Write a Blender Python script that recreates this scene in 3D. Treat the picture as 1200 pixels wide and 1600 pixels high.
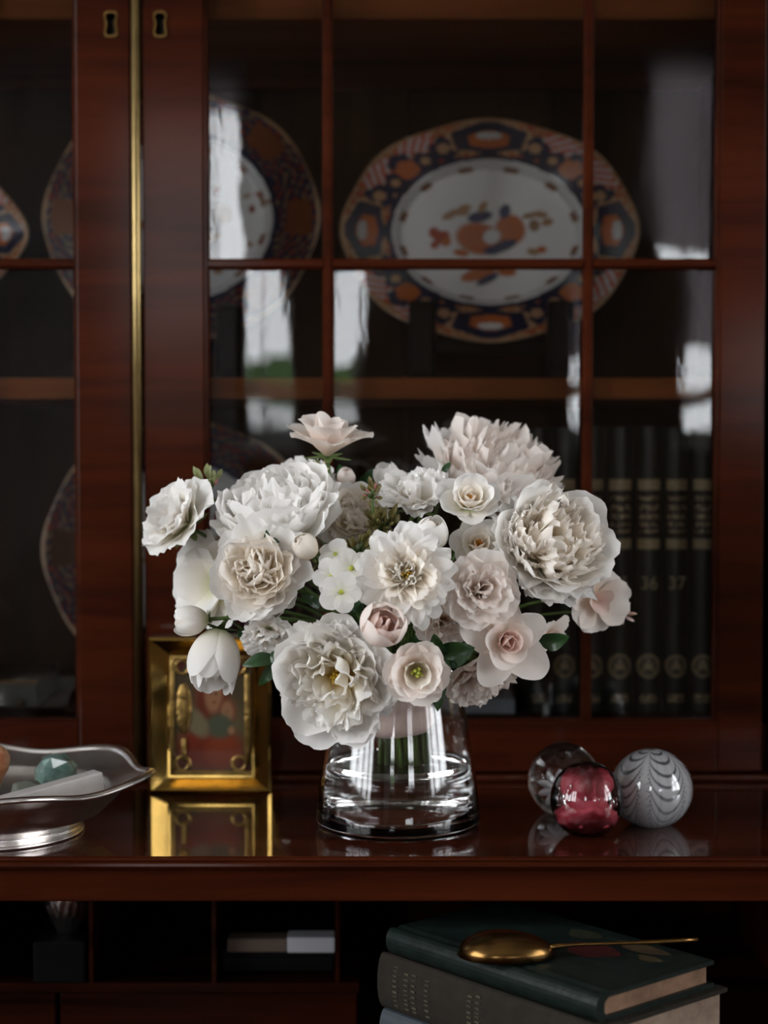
import bpy, bmesh, math, random
import numpy as np
from mathutils import Vector, Matrix, noise as mnoise

for o in list(bpy.data.objects):
    bpy.data.objects.remove(o)
SC = bpy.context.scene
COL = SC.collection
R = math.radians
PI = math.pi

# ------------------------------------------------------------------ camera
F = 2700.0                      # focal length in pixels of the 1200 x 1600 frame
PITCH = math.atan(104.0 / F)
FWD = Vector((0, math.cos(PITCH), -math.sin(PITCH)))
UP = Vector((0, math.sin(PITCH), math.cos(PITCH)))
TOP = 1.0                       # height of the ledge


def ray(px, py):
    return FWD + Vector((1, 0, 0)) * ((px - 600) / F) + UP * ((800 - py) / F)


_d = ray(622, 1289)
CAM = Vector((0, 0, TOP - _d.z * 1.35 / _d.y))


def P(px, py, D):
    """point seen at a pixel, on the vertical plane y = D"""
    d = ray(px, py)
    return CAM + d * (D / d.y)


def G(px, py, z):
    """point seen at a pixel, on the horizontal plane of height z"""
    d = ray(px, py)
    return CAM + d * ((z - CAM.z) / d.z)


cd = bpy.data.cameras.new('camera')
cam = bpy.data.objects.new('camera', cd)
COL.objects.link(cam)
cam.location = CAM
cam.rotation_euler = (PI / 2 - PITCH, 0, 0)
cd.sensor_fit = 'HORIZONTAL'
cd.sensor_width = 24.0
cd.lens = 24.0 * F / 1200.0
cd.clip_start = 0.02
cd.dof.use_dof = True
cd.dof.focus_distance = 1.25
cd.dof.aperture_fstop = 3.4
SC.camera = cam

# ------------------------------------------------------------------ sky, exposure
W = bpy.data.worlds.new('overcast_sky')
SC.world = W
W.use_nodes = True
bg = W.node_tree.nodes['Background']
bg.inputs[0].default_value = (0.95, 0.97, 1.0, 1)
bg.inputs[1].default_value = 8.0
SC.view_settings.view_transform = 'Standard'
SC.view_settings.look = 'None'
SC.view_settings.gamma = 1.0
SC.view_settings.use_curve_mapping = False
SC.view_settings.exposure = 0.62
SC.cycles.use_denoising = True
SC.cycles.max_bounces = 14
SC.cycles.diffuse_bounces = 10
SC.cycles.glossy_bounces = 5
SC.cycles.transmission_bounces = 12
SC.cycles.transparent_max_bounces = 16
SC.cycles.sample_clamp_indirect = 6.0

# window openings of the room: (wall, centre along the wall, width, sill z, head z, blind bottom z)
REAR_Y, LEFT_X, RIGHT_X, FRONT_Y, CEIL = -3.0, -2.1, 2.1, 1.97, 3.0
WINDOWS = [
    ('rear', -0.70, 0.50, 1.33, 2.55, 2.42),
    ('rear', 1.55, 0.80, 1.33, 2.45, 1.70),
    ('right', -0.20, 2.20, 1.05, 2.85, 2.70),
    ('left', -0.20, 2.20, 1.05, 2.85, 2.70),
]


def portal(wall, c, w, z0, z1):
    nm = 'window_%s_offscreen' % wall
    ld = bpy.data.lights.new(nm, 'AREA')
    ld.shape = 'RECTANGLE'
    ld.size, ld.size_y = w, z1 - z0
    ld.cycles.is_portal = True
    o = bpy.data.objects.new(nm, ld)
    COL.objects.link(o)
    z = (z0 + z1) / 2
    if wall == 'rear':
        o.location = (c, REAR_Y - 0.10, z); o.rotation_euler = (R(90), 0, 0)
        o.rotation_euler = (R(90), 0, PI)
    elif wall == 'right':
        o.location = (RIGHT_X + 0.10, c, z); o.rotation_euler = (R(90), 0, R(-90) + PI + PI)
    else:
        o.location = (LEFT_X - 0.10, c, z); o.rotation_euler = (R(90), 0, R(90))
    # an area light shines along its local -Z: turn it into the room
    n = {'rear': Vector((0, 1, 0)), 'right': Vector((-1, 0, 0)), 'left': Vector((1, 0, 0))}[wall]
    zax = -n
    yax = Vector((0, 0, 1))
    xax = yax.cross(zax)
    m = Matrix((xax, yax, zax)).transposed()
    o.rotation_euler = m.to_euler()


for wv in WINDOWS:
    portal(wv[0], wv[1], wv[2], wv[3], wv[4])

# ------------------------------------------------------------------ helpers


def tag(o, label=None, cat=None, group=None, kind=None):
    if label: o['label'] = label
    if cat: o['category'] = cat
    if group: o['group'] = group
    if kind: o['kind'] = kind
    return o


def empty(name, loc=(0, 0, 0), rot=None):
    o = bpy.data.objects.new(name, None)
    o.empty_display_size = 0.03
    COL.objects.link(o)
    M = Matrix.Translation(Vector(loc))
    if rot is not None:
        M = M @ rot.to_4x4()
    o.matrix_world = M
    o['_w'] = 0
    WM[o.name] = M
    return o


WM = {}


def link(name, me, mat=None, parent=None, local=False, basis=None):
    """one mesh object; local=False: vertices are world coordinates"""
    o = bpy.data.objects.new(name, me)
    COL.objects.link(o)
    if mat is not None and not me.materials:
        me.materials.append(mat)
    if parent is not None:
        o.parent = parent
        if not local and parent.name in WM:
            o.matrix_parent_inverse = WM[parent.name].inverted()
    if basis is not None:
        o.matrix_basis = basis
    return o


def mk(name, v, f, smooth=False, uv=None, col=None):
    me = bpy.data.meshes.new(name)
    me.from_pydata([tuple(map(float, p)) for p in v], [], [tuple(map(int, q)) for q in f])
    if smooth:
        me.polygons.foreach_set('use_smooth', [True] * len(me.polygons))
    if uv is not None:
        l = me.uv_layers.new(name='UVMap')
        idx = np.empty(len(me.loops), dtype=np.int32)
        me.loops.foreach_get('vertex_index', idx)
        l.data.foreach_set('uv', np.asarray(uv, dtype=np.float32)[idx].ravel())
    if col is not None:
        a = me.color_attributes.new('paint', 'FLOAT_COLOR', 'POINT')
        c = np.ones((len(v), 4), dtype=np.float32)
        c[:, :3] = col
        a.data.foreach_set('color', c.ravel())
    me.update()
    return me


def bm_mesh(name, bm, smooth=False):
    me = bpy.data.meshes.new(name)
    bm.normal_update()
    bm.to_mesh(me)
    bm.free()
    if smooth:
        me.polygons.foreach_set('use_smooth', [True] * len(me.polygons))
    return me


def bm_box(bm, x0, x1, y0, y1, z0, z1, bev=0.0, seg=2, M=None):
    r = bmesh.ops.create_cube(bm, size=1.0)
    vs = r['verts']
    for v in vs:
        v.co = Vector(((x0 + x1) / 2 + v.co.x * (x1 - x0), (y0 + y1) / 2 + v.co.y * (y1 - y0),
                       (z0 + z1) / 2 + v.co.z * (z1 - z0)))
    if bev > 0:
        es = set()
        for v in vs:
            es.update(v.link_edges)
        rr = bmesh.ops.bevel(bm, geom=list(es), offset=bev, segments=seg, affect='EDGES', profile=0.5)
        vs = list({v for f in rr['faces'] for v in f.verts} | {v for v in vs if v.is_valid})
    if M is not None:
        for v in vs:
            v.co = M @ v.co
    return vs


def box(name, x0, x1, y0, y1, z0, z1, mat, parent=None, bev=0.0, local=False, M=None, smooth=False):
    bm = bmesh.new()
    bm_box(bm, x0, x1, y0, y1, z0, z1, bev, 2, M)
    return link(name, bm_mesh(name, bm, smooth), mat, parent, local)


def lathe(prof, seg=48, close=False):
    v, f = [], []
    n = len(prof)
    for i in range(seg):
        a = 2 * PI * i / seg
        for r, z in prof:
            v.append((r * math.cos(a), r * math.sin(a), z))
    for i in range(seg):
        j = (i + 1) % seg
        for k in range(n - 1 if not close else n):
            k2 = (k + 1) % n
            f.append((i * n + k, j * n + k, j * n + k2, i * n + k2))
    return v, f


def tube(pts, rad, seg=8, cap=True):
    """a tube along a list of points; rad: number or list"""
    pts = [Vector(p) for p in pts]
    v, f = [], []
    up0 = Vector((0.3, 0.2, 0.9))
    for i, p in enumerate(pts):
        t = (pts[min(i + 1, len(pts) - 1)] - pts[max(i - 1, 0)]).normalized()
        s = t.cross(up0)
        if s.length < 1e-4: s = t.cross(Vector((1, 0, 0)))
        s.normalize()
        u = s.cross(t)
        r = rad[i] if isinstance(rad, (list, tuple)) else rad
        for k in range(seg):
            a = 2 * PI * k / seg
            v.append(p + s * math.cos(a) * r + u * math.sin(a) * r)
    for i in range(len(pts) - 1):
        for k in range(seg):
            k2 = (k + 1) % seg
            f.append((i * seg + k, i * seg + k2, (i + 1) * seg + k2, (i + 1) * seg + k))
    if cap:
        f.append(tuple(range(seg - 1, -1, -1)))
        f.append(tuple((len(pts) - 1) * seg + k for k in range(seg)))
    return v, f


def bez(a, b, c, d, n=10):
    out = []
    for i in range(n + 1):
        t = i / n
        out.append(a * (1 - t) ** 3 + b * 3 * t * (1 - t) ** 2 + c * 3 * t * t * (1 - t) + d * t ** 3)
    return out


# ------------------------------------------------------------------ materials


def new_mat(name):
    m = bpy.data.materials.new(name)
    m.use_nodes = True
    nt = m.node_tree
    return m, nt, nt.nodes['Principled BSDF']


def pm(name, col, rough=0.5, metal=0.0, coat=0.0, spec=None, var=0.0, vscale=30.0, bump=0.0, trans=0.0, ior=1.45,
       coat_rough=0.05, vcol=None):
    m, nt, b = new_mat(name)
    b.inputs['Base Color'].default_value = (*col, 1)
    b.inputs['Roughness'].default_value = rough
    b.inputs['Metallic'].default_value = metal
    b.inputs['Coat Weight'].default_value = coat
    b.inputs['Coat Roughness'].default_value = coat_rough
    b.inputs['Transmission Weight'].default_value = trans
    b.inputs['IOR'].default_value = ior
    if spec is not None: b.inputs['Specular IOR Level'].default_value = spec
    if var > 0 or bump > 0:
        tc = nt.nodes.new('ShaderNodeTexCoord')
        nz = nt.nodes.new('ShaderNodeTexNoise')
        nz.inputs['Scale'].default_value = vscale
        nz.inputs['Detail'].default_value = 5
        nt.links.new(tc.outputs['Object'], nz.inputs['Vector'])
        if var > 0:
            rp = nt.nodes.new('ShaderNodeValToRGB')
            c2 = vcol if vcol else tuple(c * (1 - var) for c in col)
            rp.color_ramp.elements[0].position = 0.32
            rp.color_ramp.elements[1].position = 0.68
            rp.color_ramp.elements[0].color = (*c2, 1)
            rp.color_ramp.elements[1].color = (*col, 1)
            nt.links.new(nz.outputs['Fac'], rp.inputs['Fac'])
            nt.links.new(rp.outputs['Color'], b.inputs['Base Color'])
        if bump > 0:
            bp = nt.nodes.new('ShaderNodeBump')
            bp.inputs['Strength'].default_value = bump
            bp.inputs['Distance'].default_value = 0.002
            nt.links.new(nz.outputs['Fac'], bp.inputs['Height'])
            nt.links.new(bp.outputs['Normal'], b.inputs['Normal'])
    return m


def wood(name, dark, light, axis='x', rough=0.3, coat=0.5, coat_rough=0.08, fine=1.0, spec=0.3):
    m, nt, b = new_mat(name)
    tc = nt.nodes.new('ShaderNodeTexCoord')
    mp = nt.nodes.new('ShaderNodeMapping')
    s = {'x': (3, 40, 40), 'y': (40, 3, 40), 'z': (40, 40, 3)}[axis]
    mp.inputs['Scale'].default_value = tuple(q * fine for q in s)
    n1 = nt.nodes.new('ShaderNodeTexNoise')
    n1.inputs['Scale'].default_value = 1.0
    n1.inputs['Detail'].default_value = 8
    n1.inputs['Roughness'].default_value = 0.65
    n1.inputs['Distortion'].default_value = 0.6
    n2 = nt.nodes.new('ShaderNodeTexNoise')
    n2.inputs['Scale'].default_value = 0.22
    n2.inputs['Detail'].default_value = 3
    mx = nt.nodes.new('ShaderNodeMath'); mx.operation = 'MULTIPLY_ADD'
    mx.inputs[1].default_value = 0.6
    rp = nt.nodes.new('ShaderNodeValToRGB')
    rp.color_ramp.elements[0].position = 0.58
    rp.color_ramp.elements[1].position = 0.98
    rp.color_ramp.elements[0].color = (*dark, 1)
    rp.color_ramp.elements[1].color = (*light, 1)
    ms = nt.nodes.new('ShaderNodeMath'); ms.operation = 'MULTIPLY'
    ms.inputs[1].default_value = 0.95
    L = nt.links
    L.new(tc.outputs['Object'], mp.inputs['Vector'])
    L.new(mp.outputs['Vector'], n1.inputs['Vector'])
    L.new(mp.outputs['Vector'], n2.inputs['Vector'])
    L.new(n2.outputs['Fac'], ms.inputs[0])
    L.new(n1.outputs['Fac'], mx.inputs[0])
    L.new(ms.outputs[0], mx.inputs[2])
    L.new(mx.outputs[0], rp.inputs['Fac'])
    L.new(rp.outputs['Color'], b.inputs['Base Color'])
    b.inputs['Roughness'].default_value = rough
    b.inputs['Coat Weight'].default_value = coat
    b.inputs['Coat Roughness'].default_value = coat_rough
    b.inputs['Specular IOR Level'].default_value = spec
    return m


def paint_mat(name, rough=0.15, coat=0.6, metal=0.0, metal_attr=False):
    """colours come from the painted decoration stored on the mesh"""
    m, nt, b = new_mat(name)
    at = nt.nodes.new('ShaderNodeAttribute')
    at.attribute_name = 'paint'
    nt.links.new(at.outputs['Color'], b.inputs['Base Color'])
    b.inputs['Roughness'].default_value = rough
    b.inputs['Coat Weight'].default_value = coat
    b.inputs['Coat Roughness'].default_value = 0.03
    b.inputs['Metallic'].default_value = metal
    return m


def thin_glass(name, tint=(1, 1, 1), gain=2.0, ior=1.5, wave=0.0):
    m = bpy.data.materials.new(name)
    m.use_nodes = True
    nt = m.node_tree
    nt.nodes.remove(nt.nodes['Principled BSDF'])
    out = nt.nodes['Material Output']
    tr = nt.nodes.new('ShaderNodeBsdfTransparent'); tr.inputs[0].default_value = (*tint, 1)
    gl = nt.nodes.new('ShaderNodeBsdfGlossy'); gl.inputs['Roughness'].default_value = 0.0
    fr = nt.nodes.new('ShaderNodeFresnel'); fr.inputs['IOR'].default_value = ior
    mu = nt.nodes.new('ShaderNodeMath'); mu.operation = 'MULTIPLY'; mu.inputs[1].default_value = gain
    mu.use_clamp = True
    mx = nt.nodes.new('ShaderNodeMixShader')
    L = nt.links
    L.new(fr.outputs[0], mu.inputs[0]); L.new(mu.outputs[0], mx.inputs[0])
    L.new(tr.outputs[0], mx.inputs[1]); L.new(gl.outputs[0], mx.inputs[2])
    L.new(mx.outputs[0], out.inputs['Surface'])
    if wave > 0:
        tc = nt.nodes.new('ShaderNodeTexCoord')
        mp = nt.nodes.new('ShaderNodeMapping'); mp.inputs['Scale'].default_value = (60, 60, 22)
        nz = nt.nodes.new('ShaderNodeTexNoise'); nz.inputs['Scale'].default_value = 1.0
        nz.inputs['Detail'].default_value = 2
        bp = nt.nodes.new('ShaderNodeBump'); bp.inputs['Strength'].default_value = wave
        bp.inputs['Distance'].default_value = 0.001
        L.new(tc.outputs['Object'], mp.inputs['Vector']); L.new(mp.outputs['Vector'], nz.inputs['Vector'])
        L.new(nz.outputs['Fac'], bp.inputs['Height']); L.new(bp.outputs['Normal'], gl.inputs['Normal'])
    return m


def petal_mat(name, base, mid, tip, transl=0.44):
    """pigment runs from the petal base (uv v = 0) to its tip"""
    m = bpy.data.materials.new(name)
    m.use_nodes = True
    nt = m.node_tree
    b = nt.nodes['Principled BSDF']
    out = nt.nodes['Material Output']
    uv = nt.nodes.new('ShaderNodeUVMap')
    sp = nt.nodes.new('ShaderNodeSeparateXYZ')
    rp = nt.nodes.new('ShaderNodeValToRGB')
    e = rp.color_ramp.elements
    e[0].position = 0.08; e[0].color = (*base, 1)
    e[1].position = 0.9; e[1].color = (*tip, 1)
    x = e.new(0.45); x.color = (*mid, 1)
    mp = nt.nodes.new('ShaderNodeMapping'); mp.inputs['Scale'].default_value = (26, 2.0, 1)
    nz = nt.nodes.new('ShaderNodeTexNoise'); nz.inputs['Scale'].default_value = 1.0; nz.inputs['Detail'].default_value = 3
    bp = nt.nodes.new('ShaderNodeBump'); bp.inputs['Strength'].default_value = 0.15
    bp.inputs['Distance'].default_value = 0.0012
    tl = nt.nodes.new('ShaderNodeBsdfTranslucent')
    mx = nt.nodes.new('ShaderNodeMixShader'); mx.inputs[0].default_value = transl
    L = nt.links
    L.new(uv.outputs[0], sp.inputs[0]); L.new(sp.outputs['Y'], rp.inputs['Fac'])
    L.new(uv.outputs[0], mp.inputs['Vector']); L.new(mp.outputs[0], nz.inputs['Vector'])
    L.new(nz.outputs['Fac'], bp.inputs['Height'])
    L.new(bp.outputs[0], b.inputs['Normal'])
    L.new(rp.outputs['Color'], b.inputs['Base Color']); L.new(rp.outputs['Color'], tl.inputs['Color'])
    b.inputs['Roughness'].default_value = 0.55
    b.inputs['Specular IOR Level'].default_value = 0.25
    L.new(b.outputs[0], mx.inputs[1]); L.new(tl.outputs[0], mx.inputs[2])
    L.new(mx.outputs[0], out.inputs['Surface'])
    return m


M = {}
M['mahogany'] = wood('mahogany', (0.0022, 0.0008, 0.0005), (0.052, 0.0098, 0.0030), 'x', 0.45, 0.10, 0.12, 1.0, 0.02)
M['mahogany_top'] = wood('polished_mahogany', (0.0022, 0.0008, 0.0005), (0.052, 0.0098, 0.0030), 'x', 0.3, 1.0, 0.025, 1.0, 0.03)
M['mahogany_bar'] = M['mahogany']
M['shelf'] = wood('shelf_wood', (0.14, 0.043, 0.013), (0.34, 0.105, 0.030), 'x', 0.6, 0.0, 0.2, 1.0, 0.05)
M['back'] = wood('back_panel_wood', (0.022, 0.011, 0.006), (0.060, 0.030, 0.015), 'z', 0.7, 0.0, 0.2, 1.0, 0.05)
M['inner_wood'] = M['mahogany']
M['brass'] = pm('brass', (0.34, 0.245, 0.105), 0.34, 1.0, var=0.25, vscale=60)
M['old_brass'] = pm('tarnished_brass', (0.15, 0.085, 0.028), 0.35, 1.0, var=0.4, vscale=200)
M['hole'] = pm('lock_iron', (0.045, 0.042, 0.040), 0.6, 0.6)
M['pane'] = thin_glass('old_door_glass', (0.95, 0.96, 0.95), 1.45, 1.5, 0.06)
M['win_pane'] = thin_glass('window_glass', (0.97, 0.98, 0.98), 1.5)
M['wall'] = pm('wall_paint', (0.20, 0.135, 0.095), 0.85, var=0.06, vscale=4)
M['ceiling'] = pm('ceiling_paint', (0.62, 0.60, 0.57), 0.9)
M['floor'] = wood('floor_boards', (0.05, 0.025, 0.012), (0.16, 0.08, 0.04), 'y', 0.45, 0.1, 0.2, 0.4)
M['white_paint'] = pm('white_gloss_paint', (0.74, 0.73, 0.70), 0.4)
M['blind'] = pm('mauve_linen', (0.52, 0.46, 0.47), 0.9, var=0.12, vscale=300)
_nt = M['blind'].node_tree
_tl = _nt.nodes.new('ShaderNodeBsdfTranslucent'); _tl.inputs[0].default_value = (0.50, 0.44, 0.46, 1)
_mx = _nt.nodes.new('ShaderNodeMixShader'); _mx.inputs[0].default_value = 0.55
_nt.links.new(_nt.nodes['Principled BSDF'].outputs[0], _mx.inputs[1]); _nt.links.new(_tl.outputs[0], _mx.inputs[2])
_nt.links.new(_mx.outputs[0], _nt.nodes['Material Output'].inputs['Surface'])
M['linen'] = pm('pale_curtain_linen', (0.50, 0.47, 0.46), 0.9, var=0.1, vscale=200)
M['hedge'] = pm('hedge_green', (0.05, 0.12, 0.022), 0.7, var=0.5, vscale=9)
M['patio'] = pm('pale_paving', (0.80, 0.80, 0.80), 0.8, var=0.1, vscale=4)
M['silver'] = pm('silver_plate', (0.84, 0.81, 0.79), 0.27, 1.0, var=0.18, vscale=40, vcol=(0.58, 0.52, 0.48))
M['gold'] = pm('gilt_metal', (0.36, 0.225, 0.06), 0.08, 1.0, var=0.35, vscale=35, bump=0.05)
M['gold_relief'] = pm('chased_gilt', (0.34, 0.215, 0.07), 0.28, 1.0, var=0.4, vscale=120, bump=0.8)
M['icon_paint'] = paint_mat('icon_paint', 0.6, 0.05)
M['icon_paint'].node_tree.nodes['Principled BSDF'].inputs['Specular IOR Level'].default_value = 0.1
M['china'] = paint_mat('painted_china', 0.12, 0.8)
M['marbled'] = paint_mat('marbled_glass', 0.12, 1.0)
M['black'] = pm('black_lacquer', (0.004, 0.004, 0.004), 0.5, spec=0.1)
M['glass'] = pm('clear_glass', (1, 1, 1), 0.0, trans=1.0, ior=1.48)
M['water'] = pm('water', (0.98, 0.99, 0.99), 0.0, trans=1.0, ior=1.33)
M['shell_glass'] = thin_glass('paperweight_glass', (0.98, 0.97, 0.97), 1.6, 1.5)
M['red_glass'] = pm('red_glass', (0.25, 0.010, 0.024), 0.5, var=0.55, vscale=110, vcol=(0.38, 0.065, 0.09))
M['white_glass'] = pm('white_glass', (0.75, 0.74, 0.78), 0.3, var=0.2, vscale=90)
M['bubble'] = pm('bubble', (0.75, 0.75, 0.75), 0.08, 1.0)
M['leather_green'] = pm('dark_green_leather', (0.012, 0.017, 0.013), 0.45, var=0.35, vscale=60, coat=0.15, coat_rough=0.3)
M['leather_label'] = pm('brown_leather_label', (0.020, 0.008, 0.006), 0.45)
M['cloth_green'] = pm('green_book_cloth', (0.008, 0.014, 0.012), 0.36, spec=0.25, var=0.35, vscale=90, bump=0.25)
M['cloth_black'] = pm('black_green_cover', (0.005, 0.007, 0.006), 0.6, spec=0.05, var=0.3, vscale=40)
M['cloth_grey'] = pm('grey_book_cloth', (0.024, 0.0205, 0.016), 0.85, spec=0.1, var=0.25, vscale=120, bump=0.4)
M['cloth_blue'] = pm('blue_book_cloth', (0.03, 0.04, 0.05), 0.6, var=0.3, vscale=90)
M['pages'] = wood('book_pages', (0.12, 0.065, 0.04), (0.22, 0.13, 0.08), 'x', 0.85, 0.0, 0.3, 4.0)
M['pages2'] = wood('book_pages_pale', (0.16, 0.11, 0.08), (0.26, 0.19, 0.14), 'x', 0.85, 0.0, 0.3, 4.0)
M['paper'] = pm('white_paper', (0.50, 0.50, 0.54), 0.8)
M['paper_tan'] = pm('buff_paper', (0.12, 0.085, 0.065), 0.8)
M['ribbon'] = pm('blush_silk_ribbon', (0.46, 0.345, 0.305), 0.55, var=0.12, vscale=30)
M['stem'] = pm('stem_green', (0.075, 0.13, 0.028), 0.5, var=0.35, vscale=60)
M['sepal'] = pm('sepal_green', (0.13, 0.19, 0.06), 0.55, var=0.3, vscale=120)
M['leaf'] = pm('leaf_green', (0.018, 0.060, 0.014), 0.36, var=0.4, vscale=60, coat=0.2, coat_rough=0.25)
M['leaf_light'] = pm('sage_leaf', (0.20, 0.22, 0.085), 0.55, var=0.35, vscale=150)
M['bract'] = pm('olive_bract', (0.16, 0.13, 0.035), 0.6, var=0.5, vscale=150)
M['pink_bud'] = pm('pink_bud', (0.42, 0.16, 0.15), 0.55, var=0.3, vscale=150)
M['stamen'] = pm('orange_stamen', (0.62, 0.27, 0.03), 0.6)
M['pollen'] = pm('yellow_stamen', (0.70, 0.48, 0.06), 0.6)
M['pistil'] = pm('green_pistil', (0.36, 0.38, 0.05), 0.5)
M['p_white'] = petal_mat('white_petal', (0.68, 0.69, 0.40), (0.90, 0.865, 0.80), (0.935, 0.92, 0.905))
M['p_phlox'] = petal_mat('phlox_petal', (0.84, 0.84, 0.72), (0.88, 0.86, 0.83), (0.90, 0.88, 0.86))
M['p_cream'] = petal_mat('cream_petal', (0.84, 0.70, 0.42), (0.91, 0.84, 0.72), (0.93, 0.89, 0.84))
M['p_blush'] = petal_mat('blush_petal', (0.80, 0.65, 0.52), (0.89, 0.80, 0.73), (0.915, 0.855, 0.815))
M['p_pink'] = petal_mat('pink_petal', (0.80, 0.60, 0.52), (0.84, 0.66, 0.60), (0.86, 0.72, 0.67))
M['p_yellow'] = petal_mat('yellow_base_petal', (0.82, 0.60, 0.10), (0.90, 0.85, 0.72), (0.93, 0.91, 0.88))

# ------------------------------------------------------------------ the room


def wall_with_holes(name, wall, pos, lo, hi, thick):
    """a wall of boxes around its window openings"""
    holes = sorted([(c - w / 2, c + w / 2, z0, z1) for (wl, c, w, z0, z1, b) in WINDOWS if wl == wall])
    bm = bmesh.new()

    def seg(a, b, z0, z1):
        if b - a < 1e-4 or z1 - z0 < 1e-4: return
        if wall in ('rear', 'front'):
            bm_box(bm, a, b, min(pos, pos + thick), max(pos, pos + thick), z0, z1)
        else:
            bm_box(bm, min(pos, pos + thick), max(pos, pos + thick), a, b, z0, z1)
    cur = lo
    for a, b, z0, z1 in holes:
        seg(cur, a, 0, CEIL); seg(a, b, 0, z0); seg(a, b, z1, CEIL)
        cur = b
    seg(cur, hi, 0, CEIL)
    return tag(link(name, bm_mesh(name, bm), M['wall']), kind='structure')


wall_with_holes('wall_rear', 'rear', REAR_Y, LEFT_X - 0.15, RIGHT_X + 0.15, -0.15)
wall_with_holes('wall_right', 'right', RIGHT_X, REAR_Y, FRONT_Y, 0.15)
wall_with_holes('wall_left', 'left', LEFT_X, REAR_Y, FRONT_Y, -0.15)
wall_with_holes('wall_front', 'front', FRONT_Y, LEFT_X - 0.15, RIGHT_X + 0.15, 0.15)
tag(box('floor', LEFT_X - 0.15, RIGHT_X + 0.15, REAR_Y - 0.15, FRONT_Y + 0.15, -0.1, 0, M['floor']), kind='structure')
tag(box('ceiling', LEFT_X - 0.15, RIGHT_X + 0.15, REAR_Y - 0.15, FRONT_Y + 0.15, CEIL, CEIL + 0.1, M['ceiling']), kind='structure')


def wall_frame(wall):
    """(along, out of the room, up) -> world"""
    if wall == 'rear': return lambda a, o, z: (a, REAR_Y - o, z)
    if wall == 'right': return lambda a, o, z: (RIGHT_X + o, a, z)
    return lambda a, o, z: (LEFT_X - o, a, z)


def wbox(bm, fr, a0, a1, o0, o1, z0, z1):
    p, q = fr(a0, o0, z0), fr(a1, o1, z1)
    bm_box(bm, min(p[0], q[0]), max(p[0], q[0]), min(p[1], q[1]), max(p[1], q[1]), min(p[2], q[2]), max(p[2], q[2]))


for i, (wl, c, w, z0, z1, bz) in enumerate(WINDOWS):
    fr = wall_frame(wl)
    bm = bmesh.new()
    a0, a1 = c - w / 2, c + w / 2
    for (u0, u1, v0, v1) in ((a0, a0 + 0.05, z0, z1), (a1 - 0.05, a1, z0, z1), (a0, a1, z0, z0 + 0.06), (a0, a1, z1 - 0.05, z1)):
        wbox(bm, fr, u0, u1, 0.04, 0.09, v0, v1)
    zm = 1.54 if wl == 'rear' else 1.8
    wbox(bm, fr, a0 + 0.05, a1 - 0.05, 0.03, 0.09, zm - 0.03, zm + 0.03)
    if wl == 'rear':
        wbox(bm, fr, c - 0.012, c + 0.012, 0.05, 0.08, z0 + 0.05, z1 - 0.05)
    else:
        for q in (0.25, 0.5, 0.75):
            wbox(bm, fr, a0 + w * q - 0.045, a0 + w * q + 0.045, 0.03, 0.10, z0 + 0.05, z1 - 0.05)
    wo = tag(link('window_%d' % (i + 1), bm_mesh('window', bm), M['white_paint']), kind='structure')
    bm = bmesh.new()
    wbox(bm, fr, a0 - 0.06, a1 + 0.06, -0.06, 0.03, z0 - 0.03, z0)
    link('window_sill', bm_mesh('window_sill', bm), M['white_paint'], wo)
    v = [fr(a0 + 0.05, 0.065, z0 + 0.06), fr(a1 - 0.05, 0.065, z0 + 0.06), fr(a1 - 0.05, 0.065, z1 - 0.05), fr(a0 + 0.05, 0.065, z1 - 0.05)]
    link('window_pane', mk('window_pane', v, [(0, 1, 2, 3)]), M['win_pane'], wo)
    # roman blind hanging in front of the upper part
    n = 40
    v, f = [], []
    for k in range(n + 1):
        t = k / n
        z = z1 + 0.05 + (bz - z1 - 0.05) * t
        o = -0.03 - 0.018 * abs(math.sin(t * PI * 4))
        for a in (a0 - 0.05, a1 + 0.05):
            v.append(fr(a, o, z))
    for k in range(n):
        f.append((2 * k, 2 * k + 1, 2 * k + 3, 2 * k + 2))
    bo = link('roman_blind', mk('roman_blind', v, f, True), M['blind'])
    tag(bo, ['mauve linen roman blind over the window with the shorter drop', 'mauve linen roman blind drawn furthest down its window',
             'mauve linen roman blind on the wall right of the bookcase', 'mauve linen roman blind on the wall left of the bookcase'][i],
        'blind', 'roman blinds on the windows')

# long curtain hanging on the rear wall
v, f = [], []
n = 60
for k in range(n + 1):
    t = k / n
    for z in (0.04, 2.70): v.append((-1.62 + 0.60 * t, REAR_Y + 0.07 + 0.035 * math.sin(t * 44) * (1.0 if z < 1 else 0.7), z))
for k in range(n): f.append((2 * k, 2 * k + 2, 2 * k + 3, 2 * k + 1))
o = link('long_curtain', mk('long_curtain', v, f, True), M['linen'])
tag(o, 'pale linen curtain hanging to the floor on the rear wall', 'curtain')
md = o.modifiers.new('thickness', 'SOLIDIFY'); md.thickness = 0.002

# outside: paving and hedges
tag(box('ground_outside', -16, 16, -16, REAR_Y - 0.16, -0.35, -0.30, M['patio']), kind='structure')
tag(box('ground_outside_right', RIGHT_X + 0.16, 16, REAR_Y - 0.16, 8, -0.35, -0.30, M['patio']), kind='structure')
tag(box('ground_outside_left', -16, LEFT_X - 0.16, REAR_Y - 0.16, 8, -0.35, -0.30, M['patio']), kind='structure')


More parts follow.
